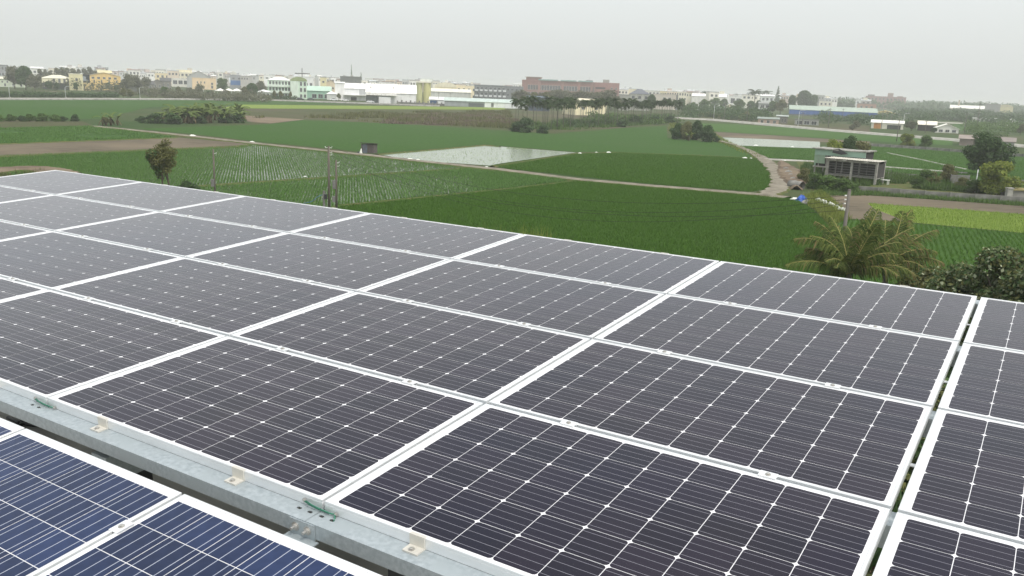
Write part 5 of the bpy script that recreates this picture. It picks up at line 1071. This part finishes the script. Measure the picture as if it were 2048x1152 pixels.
mass('thicket', [(fr.uniform(1180, 1350), fr.uniform(310, 400), fr.uniform(1.2, 2.4), fr.uniform(3, 6)) for _ in range(36)], 6000, 0.4, M_leaf, 'green thicket behind the areca stems', 59, 'thicket')
mass('thicket', [(fr.uniform(1375, 1530), fr.uniform(400, 560), fr.uniform(3, 7), fr.uniform(3, 7)) for _ in range(46)], 8000, 0.5, M_leafd, 'dark thicket of village trees behind the pale road', 56, 'thicket')
mass('thicket', [(fr.uniform(1640, 1860), fr.uniform(400, 620), fr.uniform(2.5, 5.5), fr.uniform(3, 6)) for _ in range(46)], 8000, 0.5, M_leafd, 'dark thicket of trees round the long blue-banded shed', 57, 'thicket')
mass('thicket', [(fr.uniform(1935, 2085), fr.uniform(330, 520), fr.uniform(1.5, 4), fr.uniform(3, 6)) for _ in range(40)], 6000, 0.45, M_leaf, 'scattered orchard shrubs beyond the gabled house', 58, 'thicket')
def hedge(name, a, b_, h_, w_, n, size, m, label, seed):
    p, q = px(*a), px(*b_); k = max(8, int((q - p).length / 2.2)); cs = []
    for i in range(k): c = p.lerp(q, i / (k - 1)); cs.append((c.x, c.y, h_ * .5, 1.6, w_, h_ * .55 * fr.uniform(.8, 1.15)))
    return setp(inst(name, soup_mesh(name, [leaf_cloud(cs, n, size, seed)], [m])), label, 'hedge')
hedge('hedge', (-40, 194.5), (232, 195), 2.3, 1.2, 5000, 0.35, M_leafd, 'long dark hedge behind the road at the picture edge', 61)
hedge('hedge', (400, 196.5), (520, 197), 2.0, 1.2, 2600, 0.35, M_leafd, 'dark hedge behind the road before the canopies', 62)
hedge('hedge', (520, 198.2), (590, 199), 2.0, 0.8, 1500, 0.35, M_leafd, 'dark fence hedge before the mint-green school', 63)
hedge('hedge', (1400, 232), (1480, 240), 2.2, 2.0, 1800, 0.35, M_leafo, 'scrubby hedge along the pale road', 64)
# factory yard wall
o = empty('yard_wall', (0, 0, 0)); setp(o, 'dark low yard wall with posts before the silos', 'wall')
p, q = px(795, 207), px(892, 211.5); n = 12
b = MB(); d_ = (q - p); a_ = math.atan2(d_.y, d_.x); Mx = Matrix.Translation(p) @ Matrix.Rotation(a_, 4, 'Z'); b.box(0, d_.length, -0.15, 0.15, 0, 1.0, 0, Mx); b.build('wall', M_conc, o)
for k in range(n): b = MB(); x = d_.length * k / (n - 1); b.box(x - .3, x + .3, -0.3, 0.3, 0, 2.1 if k % 2 else 1.6, 0, Mx); b.build('pillar', M_conc, o)

# ---- cars
def car_meshes(rgb, nm):
    prof = [(-2.1, .35), (2.1, .35), (2.12, .75), (1.25, .92), (.55, 1.42), (-1.1, 1.45), (-1.75, .98), (-2.12, .9)]
    b = MB(); n = len(prof)
    for sy, ins in ((-.82, 0), (.82, 0)): b.v += [(x, sy * (0.86 if z > 1.2 else 1), z) for x, z in prof]
    b.f = [tuple(range(n)), tuple(reversed(range(n, 2 * n)))] + [(i, i + n, (i + 1) % n + n, (i + 1) % n) for i in range(n)]; b.m = [0] * len(b.f)
    body = b.mesh('car_body_' + nm, paint(rgb, 0.3, 0.95))
    g = MB()
    for sy in (-1, 1): g.add([(.95, sy * .81, .98), (.5, sy * .735, 1.36), (-1.05, sy * .735, 1.38), (-1.5, sy * .81, 1.0)], [(0, 1, 2, 3)])
    g.add([(1.27, -.7, .95), (1.27, .7, .95), (.62, .62, 1.39), (.62, -.62, 1.39)], [(0, 1, 2, 3)])
    return body, g.mesh('car_glass', M_glass)
wb = MB(); wb.tube([(0, -.1, 0), (0, .1, 0)], .32, 12); WHEEL = wb.mesh('wheel', M_tyre)
def car(x, yb, rz, rgb, label, group=None):
    o = empty('parked_car', px(x, yb), rz); o.location.z += 0.02; setp(o, label, 'car', group); body, gl = car_meshes(rgb, str(int(x)))
    inst('body', body, o); inst('glass', gl, o)
    for sx in (-1.3, 1.3):
        for sy in (-.78, .78): inst('wheel', WHEEL, o, (sx, sy, .32))
car(668, 201.5, .1, (236, 238, 240), 'white car parked before the low hipped canopy'); car(690, 202.5, .15, (240, 240, 240), 'white car parked before the factory hall with the grey panel'); car(741, 206, .1, (236, 238, 240), 'white car parked at the widest factory hall'); car(601, 200.5, .1, (44, 46, 50), 'dark car parked before the mint-green stair tower'); car(622, 201, .2, (70, 74, 78), 'grey car parked by the mint-green shed'); car(2036, 250.5, .2, (44, 66, 96), 'blue car beside the tiny white cottage')
for k, x in enumerate((1397, 1408, 1418, 1428)): car(x, 222.5 + k * .4, 1.2, (226, 230, 232), ['white car at the tree end of the parked row', 'second white car of the parked row', 'third white car of the parked row', 'white car of the parked row next to the green house'][k], 'parked cars under the trees')

# ---- lamp posts and poles
def lamp_post(x, yb, yt, label, arm=1.6):
    p = px(x, yb); H = (yb - yt) * mpp(p) * CP_; o = empty('lamp_post', p, rr.uniform(-.3, .3)); setp(o, label, 'lamp post', 'street lamps')
    b = MB(); b.tube([(0, 0, -.2), (0, 0, H * .9), (arm * .25, 0, H * .985), (arm, 0, H)], [.13, .09, .07, .05], 6); b.build('pole', M_lamp, o, smooth=True)
    b = MB(); b.box(arm - .1, arm + .7, -.14, .14, H - .06, H + .07); b.build('lamp_head', M_lamp, o)
    b = MB(); b.box(-.25, .25, -.25, .25, -.1, .5); b.build('base', M_pale, o)
for x, yb, yt, lab in ((19.5, 196.3, 171, 'street lamp nearest the picture edge on the tree-lined road'), (131.5, 196, 172.5, 'street lamp before the narrow cream block'), (280, 196.8, 174, 'street lamp beside the flat yellow canopy'), (407.5, 197.5, 176, 'street lamp before the peach house'), (1427, 240, 207.5, 'street lamp at the bend of the pale raised road'), (1596, 253, 220, 'street lamp beside the grey carport'), (1805, 259, 226, 'street lamp beside the white roadside house')): lamp_post(x, yb, yt, lab)
def pole(x, yb, yt, label, r=.13, arms=1, m=None, name='utility_pole', group=None):
    p = px(x, yb); H = (yb - yt) * mpp(p) * CP_; o = empty(name, p, rr.uniform(-.4, .4)); setp(o, label, 'pole', group)
    b = MB(); b.tube([(0, 0, -.3), (0, 0, H)], [r, r * .7], 8); b.build('shaft', m or M_post, o, smooth=True)
    for k in range(arms):
        b = MB(); b.box(-.8, .8, -.06, .06, H - .5 - .7 * k, H - .38 - .7 * k); b.build('cross_arm', M_dark, o)
        for sx in (-.7, 0, .7): b = MB(); b.tube([(sx, 0, H - .38 - .7 * k), (sx, 0, H - .15 - .7 * k)], .07, 6); b.build('insulator', M_porc, o)
    return o, H
for x, yb, yt, lab in ((482, 199, 172, 'thin utility pole beside the roadside olive tree'), (793, 206, 176, 'dark utility pole before the widest factory hall'), (877, 210, 185, 'utility pole before the white shed'), (900, 211, 186, 'utility pole beside the blue-door shed'), (1448, 243, 205, 'grey utility pole by the scrubby hedge'), (1493, 246, 207, 'light utility pole at the brownish thicket'), (1603, 256, 224, 'thin pole at the carport'), (1656, 256, 216, 'utility pole before the long blue-banded shed'), (1684, 243, 217, 'utility pole at the middle of the long shed'), (1762, 258, 220, 'first of the poles before the yellow barn'), (1771, 257, 222, 'second of the poles before the yellow barn'), (1780, 257, 228, 'third, shorter pole before the yellow barn'), (1850, 266, 240, 'stout pole before the open dark shed'), (1928, 268, 226, 'utility pole right of the gabled house'), (1793, 283, 237, 'thin pole rising from the concrete wall by the shrubs'), (1955, 250, 224, 'utility pole at the far dark trees'), (1952, 264, 206, 'tall thin pole in front of the far factory')):
    pole(x, yb, yt, lab, group='utility poles of the village', r=.14)

# ================================================================== NEAR-RIGHT FARMSTEAD
Lp, Rp = px(1652, 361), px(1749, 370.5)
HX = (Rp - Lp); HW = HX.length; HA = math.atan2(HX.y, HX.x)
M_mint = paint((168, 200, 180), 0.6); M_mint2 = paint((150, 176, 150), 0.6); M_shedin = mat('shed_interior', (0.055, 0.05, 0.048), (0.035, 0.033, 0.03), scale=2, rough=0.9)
M_rail = mat('grey_rail', (0.22, 0.215, 0.205), (0.15, 0.145, 0.14), scale=3, rough=0.8)
M_pil = mat('weathered_pillar', (0.40, 0.385, 0.35), (0.27, 0.26, 0.235), scale=2, rough=0.9)
o = empty('stilt_shed', Lp, HA); setp(o, 'open-fronted shed on pale pillars with rails and a corrugated roof', 'shed')
HP = 2.95
for k, x in enumerate((0.0, HW * 0.5, HW)):
    b = MB(); b.box(x - .15, x + .15, -.15, .15, -.3, HP); b.build('pillar', M_pil, o)
    b = MB(); b.box(x - .12, x + .12, 3.3, 3.54, -.3, HP + .3); b.build('pillar', M_pil, o)
b = MB(); b.box(-.35, HW + .2, -.12, .12, HP + .01, HP + .30); b.build('front_beam', M_pil, o)
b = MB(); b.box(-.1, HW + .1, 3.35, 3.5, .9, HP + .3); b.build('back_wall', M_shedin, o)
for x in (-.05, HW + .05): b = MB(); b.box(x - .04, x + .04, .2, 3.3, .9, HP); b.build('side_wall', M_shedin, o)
b = MB(); b.box(-.1, HW + .1, .16, 3.3, .86, .98); b.build('floor', M_pil, o)
for k in range(2):
    x0 = HW * .5 * k + .18; x1 = HW * .5 * (k + 1) - .18
    for z in (1.02, 1.45, 1.85, 2.22, 2.56): b = MB(); b.box(x0, x1, -.03, .03, z, z + (.06 if z > 1.2 else .16)); b.build('rail', M_rail, o)
    for x in (x0 + .9, x0 + 2.0): b = MB(); b.box(x - .02, x + .02, .04, .08, .98, HP); b.build('stile', M_rail, o)
n = 42; b = MB()
for i in range(n):                                       # corrugated roof, sloping up to the back
    x0, x1 = -.6 + (HW + .85) * i / n, -.6 + (HW + .85) * (i + 1) / n; z = .04 * (i % 2)
    b.add([(x0, -.6, HP + .42 + z), (x1, -.6, HP + .42 + .04 * ((i + 1) % 2)), (x1, 3.4, HP + .44 + .04 * ((i + 1) % 2)), (x0, 3.4, HP + .44 + z), (x0, -.6, HP + .38 + z), (x1, -.6, HP + .38 + .04 * ((i + 1) % 2)), (x1, 3.4, HP + .40 + .04 * ((i + 1) % 2)), (x0, 3.4, HP + .40 + z)], [(0, 1, 2, 3), (7, 6, 5, 4), (0, 4, 5, 1), (1, 5, 6, 2), (2, 6, 7, 3), (3, 7, 4, 0)])
b.build('roof', mat('cream_roof_sheet', (0.62, 0.60, 0.52), (0.36, 0.34, 0.29), scale=1.6, rough=0.7, detail=8), o)
for x in (1.0, 2.6, HW * .8): b = MB(); b.box(x - .3, x + .3, -.62, -.3, HP + .16, HP + .33); b.build('gutter_bracket', M_pil, o)
b = MB(); b.tube([(2.1, -.35, -.2), (2.25, -.4, HP + .2)], .04, 6); b.build('prop', M_rail, o)
b = MB(); b.tube([(-.28, -.3, -.2), (-.1, -.25, 1.9)], .05, 6); b.build('prop', M_pil, o)
# mint cabin on stilts behind
o = empty('stilt_cabin', Lp, HA); setp(o, 'mint-green cabin on stilts behind the open-fronted shed', 'cabin')
x0, x1, y0, y1 = -3.8, 3.9, 4.3, 8.0
for x in (x0 + .2, -1.3, 1.3, x1 - .2):
    for y in (y0 + .15, y1 - .15): b = MB(); b.box(x - .09, x + .09, y - .09, y + .09, -.3, 1.55); b.build('stilt', M_pil, o)
b = MB(); b.box(x0 - .1, x1, y0 - .1, y1, 1.56, 1.74); b.build('floor', M_pil, o)
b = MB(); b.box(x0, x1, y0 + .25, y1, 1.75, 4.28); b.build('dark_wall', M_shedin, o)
b = MB(); b.box(x0, x1, y0, y0 + .22, 3.45, 4.28); b.build('upper_panel', M_mint, o)
b = MB(); b.box(x0, x0 + 1.65, y0, y0 + .20, 2.15, 3.43); b.build('front_panel', M_mint2, o)
b = MB(); b.box(x0 - .02, x0 + .2, y0 + .23, y1, 1.75, 4.25); b.build('side_panel', M_mint, o)
for x in (x0 + .7, x0 + 1.9, x0 + 2.6): b = MB(); b.box(x - .05, x + .05, y0, y0 + .1, 1.75, 3.43); b.build('mullion', M_pil, o)
b = MB(); b.box(x0 - .3, x0 + 1.2, y0 - .5, y1 + .4, 4.34, 4.5); b.box(x0 + 1.2, 0.0, y0 - .4, y1 + .4, 4.32, 4.44); b.box(0.0, x1 - .6, y0 - .3, y1 + .4, 4.29, 4.42); b.box(x1 - .6, x1 + .3, y0 - .45, y1 + .4, 4.34, 4.5); b.build('roof', M_roofold, o)
b = MB(); b.add([(-.9, y0 - .35, 4.46), (0, y0 - .4, 4.62), (1.4, y0 - .38, 3.9), (.4, y0 - .42, 3.72), (-1.0, y0 - .36, 3.95)], [(0, 1, 2, 3, 4)]); b.add([(-.9, y0 - .30, 4.46), (0, y0 - .35, 4.62), (1.4, y0 - .33, 3.9), (.4, y0 - .37, 3.72), (-1.0, y0 - .31, 3.95)], [(4, 3, 2, 1, 0)]); b.build('torn_cover', M_dark, o)
# cage frame and white panel beside the shed
o = empty('frame_cage', px(1757, 362), HA); setp(o, 'thin metal cage frame standing at the shed corner', 'cage')
for x in (0, 1.3):
    for y in (0, 1.3): b = MB(); b.tube([(x, y, -.1), (x, y, 1.8)], .025, 5); b.build('post', M_rail, o)
for z in (.7, 1.78):
    b = MB(); b.tube([(0, 0, z), (1.3, 0, z), (1.3, 1.3, z), (0, 1.3, z), (0, 0, z)], .022, 5); b.build('hoop', M_rail, o)
o = empty('plank_table', px(1767, 369), HA); setp(o, 'cream plank table in the weeds beside the shed', 'table')
b = MB(); b.box(-.95, .75, -.35, .35, .62, .72); b.build('top', M_sheet, o)
for x in (-.8, .6):
    for y in (-.28, .28): b = MB(); b.box(x - .06, x + .06, y - .06, y + .06, -.1, .62); b.build('leg', M_sheet, o)

# walls with cast panels
def panel_wall(name, pts, h, label, m, seg=2.6, t=.16, post=True):
    o = empty(name, px(*pts[0])); base = o.location.copy(); setp(o, label, 'wall')
    P = [px(*q) for q in pts]
    for a, c in zip(P[:-1], P[1:]):
        d = c - a; k = max(1, round(d.length / seg)); an = math.atan2(d.y, d.x)
        for i in range(k):
            q = a + d * (i / k) - base; l = d.length / k; hh = h * rr.uniform(.95, 1.04)
            b = MB(); b.box(.06, l - .06, -t / 2, t / 2, -.3, hh); inst('panel', b.mesh('wall_panel', m), o, q, (0, 0, an))
            if post: b = MB(); b.box(-.06, .06, -t * .7, t * .7, -.3, h * 1.03); inst('pier', b.mesh('wall_pier', m), o, q, (0, 0, an))
    return o
panel_wall('garden_wall', [(1712, 384), (1800, 391), (1900, 398), (2000, 405), (2080, 411)], .85, 'long stained concrete wall below the farm garden', M_conc)
panel_wall('field_wall', [(1735, 293), (1830, 299), (1925, 306), (2080, 317.5)], .85, 'far concrete wall across the green plots', M_conc, 3.2)
panel_wall('low_wall', [(1762, 352), (1810, 356), (1850, 359)], .7, 'dark low wall behind the shed garden', M_conc, 2.2)
panel_wall('channel_wall', [(2025, 372), (2090, 376)], 1.0, 'dark wall stub at the picture edge behind the yellow-green tree', M_conc)
o = empty('gate_pier', px(2016, 398)); setp(o, 'pale gate pier at the end of the long wall', 'pier'); b = MB(); b.box(-.35, .35, -.3, .3, -.2, 1.35); b.build('shaft', M_pil, o); b = MB(); b.box(-.42, .42, -.37, .37, 1.351, 1.5); b.build('cap', M_pil, o)
o = empty('debris_shelter', px(2055, 396)); setp(o, 'concrete pen with leaf litter on its roof', 'pen'); b = MB(); b.box(-2.2, 3, 0, 2.6, -.2, .95); b.build('wall', M_conc, o); b = MB(); b.box(-2.4, 3.2, -.2, 2.8, .951, 1.1); b.build('roof', M_straw, o)

# garden trees and shrubs
tree_kind('gardendark', 7.0, 4.2, 3.6, 9000, .20, M_leafd, 131, 1.5, .28, 26, 7, rmin=.9, rmax=1.5)
tree_kind('gardenyellow', 5.0, 3.0, 2.8, 6500, .17, M_leafy, 132, .9, .2, 22, 7, rmin=.6, rmax=1.05)
tree_kind('gardenbush', 3.0, 2.0, 1.8, 3600, .14, M_leaf, 133, .4, .12, 16, 5, rmin=.5, rmax=.9)
tree_kind('gardenolive', 3.2, 1.9, 1.8, 3200, .15, M_leafo, 134, .5, .12, 15, 5, rmin=.5, rmax=.85)
MZ = {'gardendark': 7.0, 'gardenyellow': 5.0, 'gardenbush': 3.0, 'gardenolive': 3.2}
def G(key, x, yb, yt, label, w=1.0, name='tree', cat='tree'):
    p = px(x, yb); H = (yb - yt) * mpp(p) * CP_; s = H / MZ[key]
    return put_tree(key, p, (s * w, s * w, s), name, label, cat)
G('gardendark', 1968, 352, 264, 'large dark evergreen tree behind the garden', 1.22)
G('gardenyellow', 1990, 391, 318, 'round yellow-green tree in front of the large dark one', 1.12)
G('gardenyellow', 1662, 347, 276, 'yellow-green tree at the cabin end behind the mint cabin', .8)
G('gardendark', 1690, 348, 269, 'tallest dark tree behind the mint cabin', .62)
G('gardenolive', 1722, 348, 283, 'olive tree behind the corrugated roof', .85)
G('gardenyellow', 1812, 296, 266, 'yellowish tree standing at the far concrete wall', 1.15)
G('gardenbush', 1850, 298, 270, 'darker round tree standing at the far concrete wall', 1.0)
for key, x, yb, yt, w, lab in (('gardenbush', 1850, 371, 338, 1.1, 'green shrub in the middle of the garden'), ('gardenolive', 1865, 372, 342, 1.2, 'olive shrub in the middle of the garden'), ('gardenolive', 1897, 368, 328, .9, 'small fruit tree beside the grey garden screen'), ('gardenbush', 1835, 377, 352, 1.0, 'low shrub in the weeds below the green shrub'), ('gardenbush', 1655, 383, 350, 1.6, 'broad dark bush under the shed pillars'), ('gardenbush', 1685, 386, 356, 1.5, 'dark leafy bush right before the shed'), ('gardenbush', 1628, 378, 345, 1.0, 'bush at the cabin end of the shed'), ('gardenolive', 1610, 366, 336, 1.0, 'pale green bush by the reddish bank'), ('gardenbush', 1706, 384, 364, 1.2, 'low bush where the long wall begins'), ('gardenolive', 1925, 380, 355, 1.2, 'weedy shrub beside the pale board'), ('gardenbush', 1945, 386, 358, 1.2, 'dark shrub at the foot of the metal pole')):
    G(key, x, yb, yt, lab, w, 'shrub', 'shrub')
G('gardenyellow', 1832, 372, 353, 'bright yellow rounded shrub', .75, 'shrub', 'shrub')
o = empty('grey_screen', px(1918, 372)); setp(o, 'grey slatted garden screen among the shrubs', 'screen')
for k in range(6): b = MB(); b.box(-1.4, 1.4, -.03, .03, .15 + .25 * k, .36 + .25 * k); b.build('slat', M_rail, o)
for x in (-1.35, 1.35): b = MB(); b.box(x - .05, x + .05, .03, .12, -.1, 1.7); b.build('post', M_rail, o)
o = empty('pale_board', px(1934, 375), .3); setp(o, 'pale board leaning at the garden shrubs', 'board'); b = MB()
for k in range(5): b2 = MB(); b2.box(-.9 + .36 * k, -.9 + .36 * k + .33, -.03, .03, -.1, 1.15 - .05 * (k % 2)); b2.build('plank', M_pil, o)
# standing poles
pole(1949, 386, 338, 'slim grey metal pole in the garden before the yellow-green tree', r=.09, arms=0, m=M_lamp)
# blue tarpaulin heap, drain pipe, white sheet
def crumpled(name, p, rx, ry, h, m, label, cat, seed, n=14):
    r = random.Random(seed); b = MB(); k = 5
    b.v.append((0, 0, h))
    for j in range(1, k + 1):
        for i in range(n):
            a = 6.283 * i / n; q = j / k; zz = max(0.0, h * (1 - q ** 1.6) + (r.uniform(-.18, .22) * h if j < k else 0)); b.v.append((rx * q * math.cos(a) * r.uniform(.85, 1.15), ry * q * math.sin(a) * r.uniform(.85, 1.15), zz if j < k else -.02))
    for i in range(n): b.f.append((0, 1 + i, 1 + (i + 1) % n)); b.m.append(0)
    for j in range(1, k):
        for i in range(n): a = 1 + (j - 1) * n; c = 1 + j * n; b.f.append((a + i, c + i, c + (i + 1) % n, a + (i + 1) % n)); b.m.append(0)
    return setp(b.build(name, m, None, p), label, cat)
crumpled('tarpaulin', px(1603, 403), .85, .65, .75, M_tarp, 'crumpled bright blue tarpaulin heap at the path end', 'tarpaulin', 1)
crumpled('sack_pile', px(1589, 401), .7, .5, .35, M_sheet, 'white sacks beside the blue tarpaulin', 'sacks', 2)
crumpled('rubble_pile', px(1613, 406), .8, .6, .35, M_conc, 'grey rubble beside the blue tarpaulin', 'rubble', 3)
o = empty('drain_pipe', px(1597, 378), .5); setp(o, 'dark round drain mouth in the bank above the tarpaulin', 'pipe'); b = MB(); b.tube([(0, -.6, .5), (0, 1.6, .5)], .55, 16, 0, False); b.tube([(0, 1.6, .5), (0, -.6, .5)], .46, 16, 0, False); b.build('ring', M_conc, o); b = MB(); b.tube([(0, 1.3, .5), (0, 1.35, .5)], .455, 16); b.build('inner_end', M_dark, o)
def ribbon(name, pts, w, m, label, cat, seed):
    r = random.Random(seed); b = MB(); P = []
    for i in range(len(pts) - 1):
        for k in range(5): P.append(px(*pts[i]).lerp(px(*pts[i + 1]), k / 5))
    P.append(px(*pts[-1]))
    for i, p in enumerate(P):
        t = (P[min(i + 1, len(P) - 1)] - P[max(i - 1, 0)]).normalized(); s = Vector((t.y, -t.x, 0)); ww = w * r.uniform(.5, 1.2)
        for q, z in ((-1, .04), (-.3, r.uniform(.15, .5)), (.3, r.uniform(.15, .5)), (1, .04)): c = p + s * ww * q; b.v.append((c.x, c.y, z + .1))
    for i in range(len(P) - 1):
        for q in range(3): a = i * 4 + q; b.f.append((a, a + 1, a + 5, a + 4)); b.m.append(0)
    return setp(b.build(name, m), label, cat)
ribbon('plastic_sheet', [(1632, 402), (1645, 408), (1660, 413), (1672, 418), (1685, 424), (1693, 424)], .28, M_sheet, 'torn white plastic sheet along the grassy bank by the pole', 'plastic sheet', 4)
for k, (x, y, rx, lab) in enumerate(((1217, 305, .9, 'white plastic scrap on the field bank, nearest the pale paddy'), (1193, 305, .6, 'thin white scrap on the bank end of the pale paddy'), (1160, 306.5, .7, 'white scrap at the corner of the pale paddy'), (1490, 316, .9, 'white plastic bundle at the channel by the dirt track'), (1502, 316.5, .5, 'small white scrap beside the bundle at the dirt track'), (1570, 321, .5, 'white scrap where the channel passes the dirt track'), (385, 272, 1.3, 'white bag at the bend of the dirt path'), (504, 284, .9, 'white bag on the path before the ploughed strip'), (820, 318, .8, 'white bag on the path by the pale paddy'), (836, 319.5, .6, 'second white bag on the path by the pale paddy'), (973, 334, .5, 'white bag where the banks meet the path'), (1512, 291, 1.0, 'white sheet scrap on the far bank of the small paddy'), (610, 353, .35, 'white egret-sized bag on the seedling bank'), (1585, 294, .8, 'white scraps along the pale paddy behind the shed'))):
    crumpled('plastic_scrap', px(x, y, .18), rx * .6, rx * .35, rx * .2, M_sheet, lab, 'plastic scrap', 20 + k, 9)
# rubble along the track
for k, (x, y, rx) in enumerate(((1572, 338, .6), (1577, 345, .7), (1581, 350, .5), (1586, 358, .6), (1590, 364, .5))):
    crumpled('stone', px(x, y, .45), rx, rx * .7, rx * .5, M_conc, ['grey stone at the top of the reddish bank', 'largest grey stone on the reddish bank', 'grey stone halfway down the reddish bank', 'grey stone low on the reddish bank', 'grey stone nearest the drain mouth'][k], 'stone', 50 + k, 8)

# field hut on the path
p = px(734, 306.5); o = empty('field_hut', p, -.25); setp(o, 'small dark corrugated hut beside the farm path', 'hut')
M_hut = mat('hut_sheet', (0.13, 0.11, 0.10), (0.075, 0.065, 0.062), scale=2.5, rough=.8, stretch=(6, 1, .4)); M_hut2 = mat('hut_door', (0.13, 0.15, 0.18), (0.09, 0.10, 0.125), scale=2, rough=.7)
b = MB(); b.box(-1.05, 1.15, 0, 1.7, -.1, 1.5); b.build('wall', M_hut, o); b = MB(); b.box(-.75, .1, -.06, -.01, -.05, 1.48); b.build('door', M_hut2, o)
b = MB(); b.prism_x([(-.25, 1.72), (1.9, 1.51), (1.9, 1.57), (-.25, 1.78)], -1.25, 1.35); b.build('roof', M_hut, o)
for x in (-1.0, .15): b = MB(); b.box(x - .04, x + .04, -.12, -.04, -.1, 1.7); b.build('post', M_wood, o)
crumpled('sack_pile', px(722, 308.5), .28, .25, .9, M_sheet, 'white sack standing beside the field hut', 'sack', 71, 8); crumpled('sack_pile', px(717, 308), .4, .3, .45, M_dark, 'dark sack beside the field hut', 'sack', 72, 8)

# ================================================================== POLES BEYOND THE PANELS
def wood_pole(x, yb, yt, r, label, ins, box=None):
    p = px(x, yb); H = (yb - yt) * mpp(p) * CP_; o = empty('wooden_pole', p); setp(o, label, 'pole')
    b = MB(); b.tube([(0, 0, -.3), (.0, 0, H * .5), (0, 0, H)], [r, r * .9, r * .78], 9); b.build('shaft', M_wood, o, smooth=True)
    for k, (sx, dz) in enumerate(ins): b = MB(); b.tube([(sx * r * .6, 0, H - dz), (sx * (r + .16), 0, H - dz), (sx * (r + .18), 0, H - dz + .12)], [.02, .03, .05], 6); b.build('insulator', M_porc, o)
    for z0, z1, sx in (box or ()): b = MB(); b.box(sx - .13, sx + .13, -.28, -.06, z0, z1); b.build('meter_box', M_rail, o)
    return o, p, H
oA, pA, HA_ = wood_pole(658.5, 425, 290, .125, 'taller weathered wooden pole beyond the panels', [(1, .15), (-1, .15), (1, .6), (1, .8)])
oB, pB, HB_ = wood_pole(673, 425, 318, .11, 'shorter wooden pole with a switch box beside the taller one', [(1, .25), (1, .55)], [(2.2, 3.0, -.17), (1.0, 1.5, -.2)])
b = MB(); b.box(-.42, -.16, -.22, -.05, 1.25, 1.7); b.build('pump_housing', M_dark, oA)
b = MB(); b.box(-.55, -.35, -.2, 0, .2, 2.0); b.build('bracket', M_rail, oA)
b = MB(); q = px(652, 396.0) - pA; a0 = Vector((-.35, -.1, 1.75)); b.tube([a0, (-1.0, -.1, 1.45), (-1.6, -.1, .95), (-2.4, -.1, .75)], .035, 6); b.build('hose', mat('blue_hose', (.06, .16, .24), rough=.5), oA, smooth=True)
wood_pole(430.5, 401, 297, .10, 'lone wooden pole beside the low dark shrubs', [(1, .4)], [(1.4, 2.1, -.12)])
p = pxd(1671, 52); o = empty('concrete_pole', p); HC = zat(p, 375, 1677); setp(o, 'grey concrete pole with white insulators rising behind the coconut palm', 'pole')
b = MB(); b.tube([(0, 0, -.3), (.02, 0, HC)], [.135, .095], 10); b.build('shaft', M_post, o, smooth=True); b = MB(); b.tube([(.02, 0, HC), (.02, 0, HC + .08)], [.105, .08], 10); b.build('cap', M_post, o)
for k in range(3): b = MB(); z = HC - .3 - .24 * k; b.tube([(-.13, -.05, z), (-.24, -.08, z)], .045, 7); b.build('insulator', M_porc, o)
pC = p
def wire(a, c, sag, label):
    P = [a.lerp(c, i / 24) - Vector((0, 0, sag * 4 * (i / 24) * (1 - i / 24))) for i in range(25)]
    b = MB(); b.tube(P, .011, 4); return setp(b.build('power_line', M_cable), label, 'power line')
for k in range(3): wire(pA + Vector((.25, 0, HA_ - .05 - .4 * k)), pC + Vector((-.26, -.08, HC - .3 - .24 * k)), 2.2 + .45 * k, ['topmost sagging power line over the rice field', 'middle sagging power line over the rice field', 'lowest sagging power line over the rice field'][k])
wire(pB + Vector((.2, 0, HB_ - .3)), pC + Vector((-.2, 0, HC - 1.2)), 2.0, 'single power line from the shorter wooden pole')

# ================================================================== HAZE
hb = MB(); hb.box(-3300, 3300, -320, 6060, -1.0, 34.0)
hz = hb.build('haze', []) if False else inst('haze', (lambda me: me)(hb.mesh('haze', [])))
hm = bpy.data.materials.new('haze_air'); hm.use_nodes = True; ht = hm.node_tree; ht.nodes.clear()
pv = ht.nodes.new('ShaderNodeVolumePrincipled'); pv.inputs['Color'].default_value = (0.985, 0.992, 0.995, 1); pv.inputs['Density'].default_value = HAZE; pv.inputs['Anisotropy'].default_value = 0.1
ho = ht.nodes.new('ShaderNodeOutputMaterial'); ht.links.new(pv.outputs[0], ho.inputs['Volume'])
hz.data.materials.append(hm); setp(hz, 'pale haze lying over the fields and the town', 'haze', kind='stuff')
